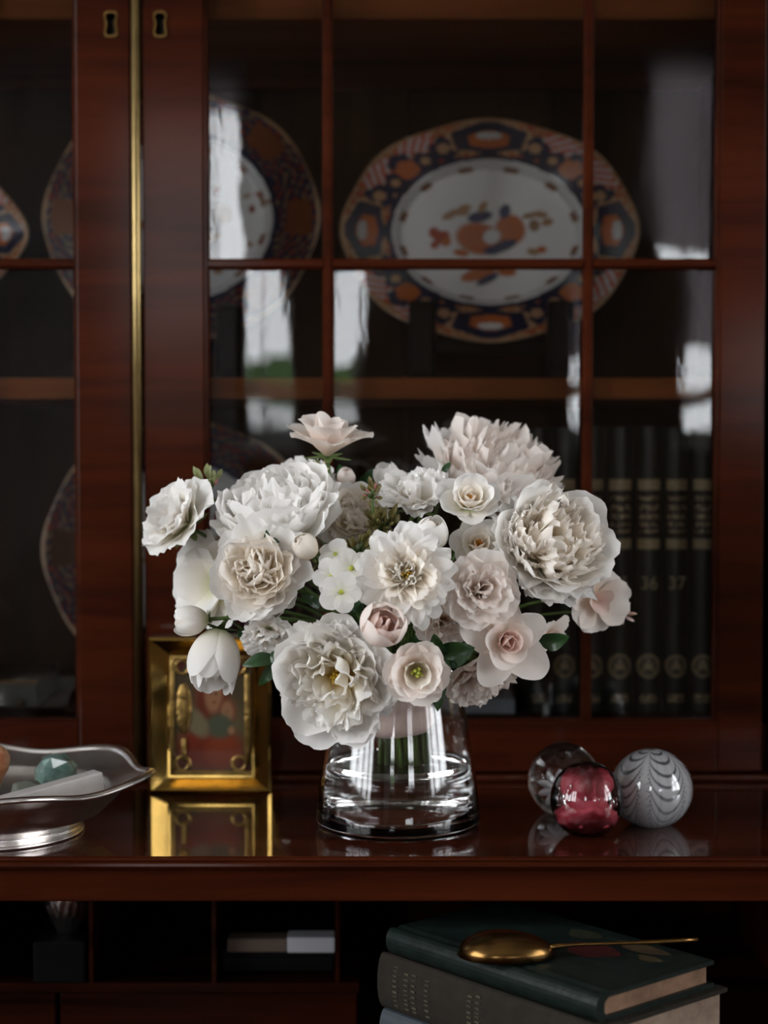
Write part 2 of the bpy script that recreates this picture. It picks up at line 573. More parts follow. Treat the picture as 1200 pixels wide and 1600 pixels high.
def hedge(x0, x1, y0, y1, h, label, seed):
    bm = bmesh.new()
    bmesh.ops.create_icosphere(bm, subdivisions=5, radius=1.0)
    for v in bm.verts:
        p = v.co.copy()
        q = Vector([math.copysign(abs(c) ** 0.55, c) for c in p])
        d = 1 + 0.18 * mnoise.fractal(p * 3.2 + Vector((seed, 0, 0)), 1.0, 2.0, 4)
        q *= d
        v.co = Vector(((x0 + x1) / 2 + q.x * (x1 - x0) / 2, (y0 + y1) / 2 + q.y * (y1 - y0) / 2, -0.3 + (q.z * 0.5 + 0.5) * h))
    o = link('garden_hedge', bm_mesh('garden_hedge', bm, True), M['hedge'])
    tag(o, label, 'hedge', 'clipped hedges outside the windows')


hedge(-4.6, 1.3, -9.0, -7.7, 2.25, 'clipped green hedge behind the white garden wall', 1)
hedge(7.5, 8.6, -4.0, 3.5, 1.5, 'clipped hedge outside the window right of the bookcase', 13)
hedge(-8.6, -7.5, -4.0, 3.5, 1.5, 'clipped hedge outside the window left of the bookcase', 21)
o = box('garden_wall', -5, 1.3, -7.5, -7.3, -0.30, 1.62, M['patio'])
tag(o, 'low white garden wall in front of the hedge', 'garden wall')

# ------------------------------------------------------------------ the secretary bookcase
DF = 1.53                               # front face of the glazed doors


def X(px, D=DF): return P(px, 696, D).x
def Z(py, D=DF): return P(600, py, D).z


CX0, CX1 = X(-775), X(1210)
case = empty('glazed_bookcase', ((CX0 + CX1) / 2, 1.7, TOP))
tag(case, 'dark mahogany bookcase with glazed doors standing on the polished ledge', 'bookcase')
desk = empty('secretary_desk', ((CX0 + CX1) / 2, 1.6, 0))
tag(desk, 'dark mahogany secretary desk with polished ledge over dark pigeonholes', 'desk')
Zb, Zt = TOP, Z(-400)
box('carcass_side', CX1, CX1 + 0.022, DF + 0.002, 1.93, Zb, Zt, M['mahogany'], case, 0.002)
box('carcass_side', CX0 - 0.022, CX0, DF + 0.002, 1.93, Zb, Zt, M['mahogany'], case, 0.002)
box('carcass_top', CX0 - 0.03, CX1 + 0.03, DF - 0.02, 1.93, Zt, Zt + 0.03, M['mahogany'], case, 0.004)
zfl = Z(1128, 1.57)
box('carcass_floor', CX0, CX1, DF + 0.024, 1.90, Zb, zfl, M['inner_wood'], case)
nb = 7
for k in range(nb):                      # back boards with narrow joints
    a = CX0 + (CX1 - CX0) * k / nb
    b = CX0 + (CX1 - CX0) * (k + 1) / nb
    box('back_board', a + 0.0008, b - 0.0008, 1.895, 1.91, zfl, Zt, M['back'], case, 0.001)
SHELF_Y = 1.585
zs_mid, zs_mid0 = Z(590, SHELF_Y), Z(624, SHELF_Y)
zs_top, zs_top0 = Z(-6, SHELF_Y), Z(30, SHELF_Y)
box('shelf', CX0, CX1, SHELF_Y, 1.895, zs_mid0, zs_mid, M['shelf'], case, 0.002)
box('shelf', CX0, CX1, SHELF_Y, 1.895, zs_top0, zs_top, M['shelf'], case, 0.002)

# the ledge, its moulded lip and the frieze below
L0, L1 = CX0 - 0.03, CX1 + 0.05
yl = G(600, 1340, TOP).y
prof = [(DF + 0.40, TOP), (yl + 0.004, TOP), (yl + 0.001, TOP - 0.0008), (yl, TOP - 0.002)]
z1 = TOP - 0.0085
prof += [(yl - 0.001 + 0.001 * 0, TOP - 0.0022), (yl + 0.0005, TOP - 0.0025), (yl - 0.002, TOP - 0.004), (yl - 0.0025, TOP - 0.006),
         (yl - 0.001, TOP - 0.0082), (yl + 0.004, TOP - 0.009), (yl + 0.006, TOP - 0.0105), (DF + 0.40, TOP - 0.0105)]
v, f = [], []
n = len(prof)
for x in (L0, L1):
    for (y, z) in prof: v.append((x, y, z))
for k in range(n):
    k2 = (k + 1) % n
    f.append((k, k2, n + k2, n + k))
f.append(tuple(range(n - 1, -1, -1))); f.append(tuple(range(n, 2 * n)))
me = mk('ledge', v, f)
me.materials.append(M['mahogany_top']); me.materials.append(M['mahogany'])
for q in me.polygons:
    if 1 <= q.index < n: q.material_index = 1            # the moulded lip is waxed, not polished
link('ledge', me, None, desk)
box('base_moulding', CX0, CX1, DF - 0.008, DF + 0.002, TOP, TOP + 0.0065, M['mahogany_top'], case, 0.003)
box('frieze', L0 + 0.004, L1 - 0.004, yl + 0.007, yl + 0.030, Z(1409, yl + 0.007), TOP - 0.0104, M['mahogany'], desk, 0.0015)
zfr = Z(1409, yl + 0.007)
DESK = 0.80
box('compartment_side', L1 - 0.03, L1 - 0.004, yl + 0.030, 1.93, DESK, TOP - 0.0104, M['inner_wood'], desk)
box('compartment_side', L0 + 0.004, L0 + 0.03, yl + 0.030, 1.93, DESK, TOP - 0.0104, M['inner_wood'], desk)
box('compartment_back', L0 + 0.03, L1 - 0.03, 1.80, 1.815, DESK, TOP - 0.0104, M['inner_wood'], desk)
box('writing_flap', L0, L1, 0.90, 1.93, DESK - 0.022, DESK, M['mahogany'], desk, 0.002)
box('base_front', L0 + 0.01, L1 - 0.01, yl + 0.02, 1.93, 0.06, DESK - 0.022, M['mahogany'], desk)
for a in (L0 + 0.01, L1 - 0.08):
    for b in (yl + 0.03, 1.85):
        box('bracket_foot', a, a + 0.07, b, b + 0.07, 0, 0.06, M['mahogany'], desk, 0.004)
DPY = 1.43
zpg = Z(1536, DPY)
box('pigeonhole_floor', L0 + 0.03, X(560, DPY), DPY, 1.80, zpg - 0.008, zpg, M['inner_wood'], desk)
for px in (-255, -60, 137, 331, 526):
    x = X(px, DPY)
    box('pigeonhole_divider', x - 0.0018, x + 0.0018, DPY, 1.80, zpg, TOP - 0.0104, M['inner_wood'], desk)
for k in range(3):                       # small drawers under the pigeonholes
    a = L0 + 0.03 + k * (X(560, DPY) - L0 - 0.03) / 3
    b = L0 + 0.03 + (k + 1) * (X(560, DPY) - L0 - 0.03) / 3
    box('small_drawer', a + 0.002, b - 0.002, DPY + 0.004, DPY + 0.2, DESK, zpg - 0.010, M['inner_wood'], desk, 0.001)

rng = random.Random(5)


def pane_mesh(x0, x1, z0, z1, y, bx, bz, tx, tz, seed):
    """old, slightly bowed and uneven sheet of glass"""
    nx, nz = 22, 44
    v, f = [], []
    for j in range(nz + 1):
        for i in range(nx + 1):
            u, w = i / nx * 2 - 1, j / nz * 2 - 1
            hx, hz = (x1 - x0) / 2, (z1 - z0) / 2
            x, z = (x0 + x1) / 2 + u * hx, (z0 + z1) / 2 + w * hz
            d = 0.5 * bx * hx * u * u + 0.5 * bz * hz * w * w + tx * hx * u + tz * hz * w
            nn = mnoise.noise(Vector((x * 9 + seed, z * 5, seed * 1.7))) * 0.00042 + mnoise.noise(Vector((x * 26, z * 14 + seed, 2.0))) * 0.00014
            v.append((x, y + d + nn, z))
    for j in range(nz):
        for i in range(nx):
            a = j * (nx + 1) + i
            f.append((a, a + 1, a + nx + 2, a + nx + 1))
    return mk('glass_pane', v, f, True)


def escutcheon(px, py, parent):
    """keyhole: a raised brass rim round a dark hole"""
    c = P(px, py, DF)

    def outline(s):
        pts = []
        for k in range(40):
            a = 2 * PI * k / 40
            z = math.sin(a)
            w = 0.0042 + 0.0012 * z * z - 0.0012 * math.cos(z * PI * 0.9)
            pts.append((math.copysign(abs(math.cos(a)) ** 0.6, math.cos(a)) * (w + s), z * (0.0095 + s)))
        return pts
    a, b = outline(0.0), outline(0.0022)
    n = len(a)
    v = [(c.x + p[0], DF - 0.0012, c.z + p[1]) for p in a] + [(c.x + p[0], DF - 0.0012, c.z + p[1]) for p in b] + \
        [(c.x + p[0], DF + 0.001, c.z + p[1]) for p in b]
    f = []
    for k in range(n):
        k2 = (k + 1) % n
        f.append((k, k2, n + k2, n + k)); f.append((n + k, n + k2, 2 * n + k2, 2 * n + k))
    link('keyhole_plate', mk('keyhole_plate', v, f), M['old_brass'], parent)
    v = [(c.x + p[0], DF - 0.012, c.z + p[1]) for p in a] + [(c.x + p[0], DF + 0.016, c.z + p[1]) for p in a]
    f = [tuple(range(n)), tuple(range(2 * n - 1, n - 1, -1))] + [(k, n + k, n + (k + 1) % n, (k + 1) % n) for k in range(n)]
    cme = mk('cutter', v, f)
    bmc = bmesh.new(); bmc.from_mesh(cme); bmesh.ops.recalc_face_normals(bmc, faces=bmc.faces); bmc.to_mesh(cme); bmc.free()
    cut = bpy.data.objects.new('cutter', cme)
    COL.objects.link(cut)
    md = parent.modifiers.new('keyhole', 'BOOLEAN'); md.operation = 'DIFFERENCE'; md.object = cut; md.solver = 'EXACT'
    bpy.context.view_layer.update()
    nm = bpy.data.meshes.new_from_object(parent.evaluated_get(bpy.context.evaluated_depsgraph_get()))
    parent.modifiers.clear(); parent.data = nm
    bpy.data.objects.remove(cut)
    # the iron of the lock at the bottom of the hole
    v = [(c.x + p[0] * 1.05, DF + 0.0152, c.z + p[1] * 1.05) for p in a] + [(c.x + p[0] * 1.05, DF + 0.0165, c.z + p[1] * 1.05) for p in a]
    f = [tuple(range(n)), tuple(range(2 * n - 1, n - 1, -1))] + [(k, n + k, n + (k + 1) % n, (k + 1) % n) for k in range(n)]
    link('keyhole', mk('keyhole', v, f), M['hole'], parent)


def door(x_hinge, x_meet, cols, pane_spec, keypx):
    """cols: x pixel edges of the glass columns from left to right"""
    a, b = min(x_hinge, x_meet), max(x_hinge, x_meet)
    zt_rail, zb_rail = Z(-305), Z(1130)
    zlo, zhi = TOP + 0.008, Zt - 0.004
    bm = bmesh.new()
    gx0, gx1 = cols[0][0], cols[-1][1]
    bm_box(bm, a, gx0, DF, DF + 0.024, zlo, zhi, 0.0015)
    bm_box(bm, gx1, b, DF, DF + 0.024, zlo, zhi, 0.0015)
    bm_box(bm, gx0, gx1, DF, DF + 0.024, zlo, zb_rail, 0.0012)
    bm_box(bm, gx0, gx1, DF, DF + 0.024, zt_rail, zhi, 0.0012)
    d = link('cabinet_door', bm_mesh('cabinet_door', bm), M['mahogany'], case)
    hb = 0.0046
    zm = Z(411)
    # astragal glazing bars, each a moulded strip
    def bar(p0, p1, vertical):
        pr = [(-hb, 0.0), (-hb, -0.006), (-hb * 0.45, -0.009), (hb * 0.45, -0.009), (hb, -0.006), (hb, 0.0)]
        v, f = [], []
        for e in (0, 1):
            for (s, o) in pr:
                yb = DF + 0.013 + o
                if vertical: v.append((p0 + s, yb, p1[e]))
                else: v.append((p1[e], yb, p0 + s))
        n = len(pr)
        for k in range(n):
            k2 = (k + 1) % n
            f.append((k, k2, n + k2, n + k))
        f.append(tuple(range(n))); f.append(tuple(range(n, 2 * n)))
        link('glazing_bar', mk('glazing_bar', v, f), M['mahogany_bar'], d)
    for k in range(len(cols) - 1):
        xm = (cols[k][1] + cols[k + 1][0]) / 2
        bar(xm, (zb_rail, zt_rail), True)
    for (c0, c1) in cols:
        bar(zm, (c0, c1), False)
    # bead round the glass
    bmb = bmesh.new()
    for (u0, u1, w0, w1) in ((gx0 - 0.001, gx0 + 0.003, zb_rail, zt_rail), (gx1 - 0.003, gx1 + 0.001, zb_rail, zt_rail),
                             (gx0, gx1, zb_rail - 0.001, zb_rail + 0.003), (gx0, gx1, zt_rail - 0.003, zt_rail + 0.001)):
        bm_box(bmb, u0, u1, DF + 0.003, DF + 0.02, w0, w1, 0.001, 1)
    link('glazing_bead', bm_mesh('glazing_bead', bmb), M['mahogany_bar'], d)
    i = 0
    for (c0, c1) in cols:
        for (w0, w1) in ((zb_rail, zm - hb * 0.7), (zm + hb * 0.7, zt_rail)):
            bx, bz, tx, tz = pane_spec[i]
            link('glass_pane', pane_mesh(c0 + 0.0005, c1 - 0.0005, w0, w1, DF + 0.0125, bx, bz, tx, tz, i * 3.3 + keypx), M['pane'], d)
            i += 1
    escutcheon(keypx, 38, d)
    return d


# right door: pane spec (bow across, bow upright, tilt across, tilt upright); lower pane then upper pane per column
XR0, XR1 = X(225), X(1194)
door(XR1, XR0, [(X(320), X(505)), (X(519), X(911)), (X(927), X(1124))],
     [(0.041, 0.012, -0.0326, 0.000), (0.030, 0.012, 0.0155, 0.000),
      (0.057, 0.010, 0.000, 0.000), (0.020, 0.010, 0.000, 0.000),
      (0.020, 0.010, 0.0037, 0.000), (0.020, 0.010, 0.028, -0.021)], 250)
XL0, XL1 = X(-760), X(207)
dl = door(XL0, XL1, [(X(-690), X(-493)), (X(-477), X(-85)), (X(-69), X(121))],
          [(0.02, 0.01, 0, 0), (0.02, 0.01, 0, 0), (0.03, 0.01, 0, 0), (0.02, 0.01, 0, 0), (0.004, 0.01, -0.012, 0), (0.004, 0.01, -0.012, 0)], 173)
# brass astragal strip covering the joint between the doors
v, f = [], []
xc, hw = X(215), 0.0043
n = 9
for zz in (TOP + 0.009, Zt - 0.006):
    for k in range(n):
        a = PI * k / (n - 1)
        v.append((xc - hw * math.cos(a), DF - 0.0045 * math.sin(a), zz))
for k in range(n - 1): f.append((k, k + 1, n + k + 1, n + k))
f.append(tuple(range(n - 1, -1, -1))); f.append(tuple(range(n, 2 * n)))
link('brass_strip', mk('brass_strip', v, f, True), M['brass'], dl)

# ------------------------------------------------------------------ china in the bookcase
BLUE = np.array((0.012, 0.016, 0.050)); ORG = np.array((0.50, 0.135, 0.035)); RED = np.array((0.40, 0.055, 0.02))
TAN = np.array((0.42, 0.25, 0.14)); WHT = np.array((0.84, 0.85, 0.87)); BRN = np.array((0.16, 0.07, 0.03))


def blob(col, xx, yy, cx, cy, rx, ry, c, ang=0.0, soft=0.25):
    ca, sa = math.cos(ang), math.sin(ang)
    dx, dy = xx - cx, yy - cy
    u, w = (dx * ca + dy * sa) / rx, (-dx * sa + dy * ca) / ry
    d = np.sqrt(u * u + w * w)
    k = np.clip((1 + soft - d) / soft, 0, 1)[:, None]
    col[:] = col * (1 - k) + c * k


def plate(name, label, cx, cz, y, a, b, tilt, style, seed, depth=0.018):
    """oval china dish, decorated; a, b half axes in metres"""
    nr, na = 90, 288
    rr = np.concatenate([np.linspace(0, 1, nr)])
    v, f = [], []
    well = 0.66
    for i in range(nr):
        r = rr[i]
        if r < well - 0.08: z = 0.0
        elif r < well: t = (r - well + 0.08) / 0.08; z = depth * 0.55 * t * t * (3 - 2 * t)
        else: z = depth * (0.55 + 0.45 * ((r - well) / (1 - well)))
        for k in range(na):
            az = 2 * PI * k / na
            lob = 1 + (0.012 * math.cos(8 * az) if r > well else 0.0)
            v.append((a * r * lob * math.cos(az), b * r * lob * math.sin(az), z))
    for i in range(nr - 1):
        for k in range(na):
            k2 = (k + 1) % na
            f.append((i * na + k, i * na + k2, (i + 1) * na + k2, (i + 1) * na + k))
    N = len(v)
    # underside, a few millimetres behind
    nb_ = [0.0, 0.5, 0.62, 0.70, 0.98, 1.0]
    for r in nb_[::-1]:
        z = (-0.004 if r < 0.66 else depth * (0.55 + 0.45 * ((r - well) / (1 - well))) - 0.004)
        for k in range(na):
            az = 2 * PI * k / na
            lob = 1 + (0.012 * math.cos(8 * az) if r > well else 0.0)
            v.append((a * r * lob * math.cos(az), b * r * lob * math.sin(az), z))
    rows = [nr - 1] + [nr + i for i in range(len(nb_))]
    for q in range(len(rows) - 1):
        for k in range(na):
            k2 = (k + 1) % na
            f.append((rows[q] * na + k, rows[q] * na + k2, rows[q + 1] * na + k2, rows[q + 1] * na + k))
    V = np.array(v)
    xx, yy = V[:, 0] / a, V[:, 1] / b
    r = np.hypot(xx, yy); az = np.arctan2(yy, xx)
    col = np.tile(WHT, (len(v), 1))
    rim = r > well
    t = np.clip((r - well) / (1 - well), 0, 1)
    # ground of the border: tan with fine red scrolls
    g = np.sin(az * 37 + 5 * np.sin(t * 9)) * np.sin(t * 16 + 3 * np.sin(az * 11))
    if style == 'imari':
        ground = np.where((g > 0.30)[:, None], ORG * 0.8, np.where((g < -0.35)[:, None], RED * 0.8, TAN))
    else:
        ground = np.where((g > 0.45)[:, None], TAN * 0.5, np.where((g < -0.45)[:, None], RED * 0.5, BLUE))
    col[rim] = ground[rim]

    def mark(a0, t0, ws, wt, c, wav=0.0):
        da = (az - a0 + PI) % (2 * PI) - PI
        q = (da / ws) ** 2 + ((t - t0) / wt) ** 2
        if wav: q = q * (1 + wav * np.cos(6 * np.arctan2((t - t0) / wt, da / ws)))
        k_ = rim & (q < 1)
        col[k_] = c if not callable(c) else c(k_)
    if style == 'imari':
        for q4 in range(4):
            a0 = q4 * PI / 2
            d0 = a0 + PI / 4
            for sgn in (-1, 1):
                mark(d0 + sgn * 0.20, 0.74, 0.17, 0.22, lambda k_: np.where((np.sin(az * 80 + t * 26) > 0.3)[:, None], WHT * 0.7, RED * 1.25)[k_], 0.2)
                mark(d0 + sgn * 0.17, 0.30, 0.13, 0.26, BLUE, 0.25)
                mark(d0 + sgn * 0.19, 0.32, 0.045, 0.10, TAN * 1.1)
                mark(a0 + sgn * 0.38, 0.42, 0.13, 0.30, BLUE, 0.2)
                mark(a0 + sgn * 0.40, 0.44, 0.055, 0.13, TAN * 1.1)
            mark(d0, 0.60, 0.10, 0.22, BLUE, 0.2)
            mark(d0, 0.36, 0.11, 0.24, ORG, 0.15)
            mark(a0, 0.54, 0.34, 0.44, TAN * 1.2, 0.12)
            mark(a0, 0.54, 0.31, 0.40, BLUE, 0.14)
            mark(a0, 0.50, 0.17, 0.22, ORG, 0.1)
            mark(a0, 0.60, 0.10, 0.10, WHT * 0.75)
    else:
        w2 = (np.abs(((az / (PI / 4)) + 0.5) % 1 - 0.5) * 2)
        inner = rim & (w2 < 0.40) & (np.abs(t - 0.58) < 0.26)
        col[inner] = ORG * (0.38 if seed == 2 else 0.12)
    col[rim & (t < 0.13 + 0.03 * np.cos(az * 16))] = BLUE
    col[t > 0.95] = TAN * 1.1
    # little sprigs inside the well
    for k in range(12):
        q = 2 * PI * (k + 0.5) / 12
        for s in (-0.05, 0.0, 0.05):
            blob(col, xx, yy, 0.60 * math.cos(q + s), 0.60 * math.sin(q + s), 0.022, 0.016, BRN * 1.6)
    # the spray of flowers in the middle
    spray = [(-0.066, -0.04, 0.15, 0.125, ORG), (0.15, 0.045, 0.09, 0.125, ORG), (0.02, -0.02, 0.05, 0.06, WHT), (-0.06, 0.16, 0.08, 0.045, BLUE * 2),
             (0.11, 0.21, 0.035, 0.06, BLUE * 2), (0.09, -0.115, 0.10, 0.04, BLUE * 2), (0.02, -0.15, 0.05, 0.035, BLUE * 2), (-0.32, -0.03, 0.045, 0.06, RED),
             (-0.37, 0.01, 0.035, 0.05, RED), (-0.29, -0.07, 0.03, 0.04, ORG), (-0.37, -0.10, 0.025, 0.03, RED), (-0.2, 0.2, 0.06, 0.03, TAN),
             (-0.27, 0.17, 0.05, 0.03, TAN), (-0.16, 0.24, 0.04, 0.03, TAN), (-0.04, 0.25, 0.025, 0.05, TAN), (0.28, 0.17, 0.05, 0.025, TAN * 0.8),
             (0.35, 0.18, 0.05, 0.03, TAN), (0.40, 0.11, 0.04, 0.03, TAN), (0.31, 0.08, 0.035, 0.05, TAN * 0.7), (0.30, -0.16, 0.04, 0.03, TAN),
             (0.36, -0.14, 0.03, 0.03, ORG), (-0.19, -0.17, 0.05, 0.03, ORG), (-0.07, -0.36, 0.12, 0.05, ORG), (0.12, -0.34, 0.06, 0.04, ORG), (-0.01, -0.41, 0.08, 0.03, BLUE * 2)]
    if style != 'imari':
        spray = [(x * 1.3 + 0.1, y_ * 1.2, rx * 0.6, ry * 0.6, (TAN if k % 2 else RED * 0.7)) for k, (x, y_, rx, ry, c) in enumerate(spray)]
    for k, (sx, sy, rx, ry, c) in enumerate(spray):
        blob(col, xx, yy, sx, sy, rx, ry, c, (k * 0.7) % 1.2 - 0.6)
    col[N:] = WHT
    root = empty(name, (cx, y, cz), Matrix.Rotation(R(90) - tilt, 3, 'X'))
    tag(root, label, 'plate')
    me = mk('dish', v, f, True, None, col)
    link('dish', me, M['china'], root, True)
    return root


YP = 1.735


def stand(dish, half, label, z0):
    """low black easel: two hooked arms that carry the rim, back struts and cross bars; dish = (cx, cz, y, a, b, tilt)"""
    c, cz, y, a, b, tilt = dish
    root = empty('plate_stand', (c, y, z0))
    tag(root, label, 'plate stand')
    sq_ = math.sqrt(1 - (half / a) ** 2)
    st, ct = math.sin(tilt), math.cos(tilt)
    yf = y - b * sq_ * st - 0.018 * ct                 # front of the rim where the arm carries it
    ze = cz - b * sq_ * ct + 0.018 * st
    zs_ = z0 + 0.14
    yb = y + 0.0035 + (zs_ - cz) * st / ct             # back of the dish where the strut props it
    for s_ in (-1, 1):
        x = c + s_ * half
        bm = bmesh.new()
        bm_box(bm, x - 0.010, x + 0.010, yf - 0.020, yb + 0.015, z0, z0 + 0.010, 0.002)
        bm_box(bm, x - 0.012, x + 0.012, yf - 0.013, yf + 0.010, z0, ze + 0.0010, 0.001)
        bm_box(bm, x - 0.013, x + 0.013, yf - 0.015, yf - 0.0010, z0, ze + 0.026, 0.004)
        bm_box(bm, x - 0.008, x + 0.008, yb, yb + 0.012, z0 + 0.005, zs_, 0.002)
        link('hooked_arm', bm_mesh('hooked_arm', bm), M['black'], root)
    box('cross_bar', c - half, c + half, yb + 0.002, yb + 0.010, z0 + 0.03, z0 + 0.045, M['black'], root, 0.002)
    box('cross_bar', c - half, c + half, y - 0.012, y + 0.0, z0, z0 + 0.008, M['black'], root, 0.002)
    return root


def dish_at(px, py, y, px0, px1, py0, py1, tilt):
    return (X(px, y), Z(py, y), y, (X(px1, y) - X(px0, y)) / 2, (Z(py0, y) - Z(py1, y)) / 2 / math.cos(tilt), tilt)


YQ = 1.76
for (nm_, lab_, slab_, dd_, sty_, sd_, half_, z0_) in (
        ('oval_platter', 'oval platter with blue and orange border and orange flower spray on black stand', 'black lacquered plate stand holding the oval platter',
         dish_at(763, 366, YP, 535, 991, 191, 540, R(9)), 'imari', 1, (X(880, YP) - X(670, YP)) / 2, zs_mid),
        ('round_plate', 'round plate with dark blue border on the upper shelf behind the keyhole stiles', 'black plate stand under the round dark-bordered plate of the upper shelf',
         dish_at(288, 345, YQ, 76, 500, 150, 540, R(8)), 'dark', 2, 0.05, zs_mid),
        ('oval_platter', 'blue and orange platter behind the glass of the door with the brass strip', 'black plate stand behind the glass of the door with the brass strip',
         dish_at(-190, 372, YP, -430, 50, 250, 500, R(9)), 'imari', 3, 0.06, zs_mid),
        ('round_plate', 'dark-rimmed white plate standing on the lower level beside the leather volumes', 'black plate stand under the plate on the lower level',
         dish_at(285, 858, YQ, 72, 500, 660, 1056, R(8)), 'dark', 4, 0.05, zfl)):
    plate(nm_, lab_, dd_[0], dd_[1], dd_[2], dd_[3], dd_[4], dd_[5], sty_, sd_)
    stand(dd_, half_, slab_, z0_)

# green and gilt tin box in the dark lower corner behind the left door
YB = 1.66
bx0, bx1 = X(-110, YB), X(55, YB)
root = empty('storage_box', ((bx0 + bx1) / 2, YB + 0.05, zfl))
tag(root, 'dark green box with gilt edge low behind the left door glass', 'box')
zt_ = Z(1062, YB)
box('body', bx0, bx1, YB, YB + 0.11, zfl, zt_ - 0.004, M['leather_green'], root, 0.002)
box('lid', bx0 - 0.002, bx1 + 0.002, YB - 0.002, YB + 0.112, zt_ - 0.004, zt_, M['old_brass'], root, 0.001)
bm = bmesh.new(); bmesh.ops.create_uvsphere(bm, u_segments=12, v_segments=8, radius=0.005)
c = P(30, 1100, YB - 0.004)
for q in bm.verts: q.co = q.co + c
link('clasp', bm_mesh('clasp', bm, True), M['old_brass'], root)

# pale grey book lying flat beside the volumes
YV = 1.615
a0, a1 = X(700, YV), X(806, YV)
root = empty('pale_book', ((a0 + a1) / 2, YV + 0.09, zfl))
tag(root, 'pale blue-grey book lying flat beside the row of leather volumes', 'book')
zt_ = Z(1092, YV)
box('cover', a0, a1, YV, YV + 0.003, zfl, zt_, pm('pale_blue_cloth', (0.30, 0.34, 0.40), 0.7), root, 0.001)
box('cover', a0, a1, YV + 0.003, YV + 0.17, zt_ - 0.003, zt_, pm('pale_blue_board', (0.30, 0.34, 0.40), 0.7), root, 0.001)
box('cover', a0, a1, YV + 0.003, YV + 0.17, zfl, zfl + 0.003, bpy.data.materials['pale_blue_board'], root, 0.001)
box('pages', a0 + 0.003, a1 - 0.003, YV + 0.003, YV + 0.166, zfl + 0.003, zt_ - 0.003, M['pages2'], root)


def gilt_text_mat():
    m, nt, b = new_mat('gilt_lettering')
    tc = nt.nodes.new('ShaderNodeTexCoord')
    mp = nt.nodes.new('ShaderNodeMapping'); mp.inputs['Scale'].default_value = (520, 0, 300)
    nz = nt.nodes.new('ShaderNodeTexNoise'); nz.inputs['Scale'].default_value = 1.0
    nz.inputs['Detail'].default_value = 1
    rp = nt.nodes.new('ShaderNodeValToRGB')
    rp.color_ramp.elements[0].position = 0.46; rp.color_ramp.elements[0].color = (0.016, 0.014, 0.010, 1)
    rp.color_ramp.elements[1].position = 0.54; rp.color_ramp.elements[1].color = (0.46, 0.36, 0.22, 1)
    nt.links.new(tc.outputs['Object'], mp.inputs[0]); nt.links.new(mp.outputs[0], nz.inputs['Vector'])
    nt.links.new(nz.outputs['Fac'], rp.inputs['Fac']); nt.links.new(rp.outputs[0], b.inputs['Base Color'])
    b.inputs['Roughness'].default_value = 0.45
    b.inputs['Metallic'].default_value = 0.3
    return m


M['gilt_text'] = gilt_text_mat()
M['gilt'] = pm('gilt_tooling', (0.52, 0.41, 0.25), 0.5, 0.1, var=0.5, vscale=400)


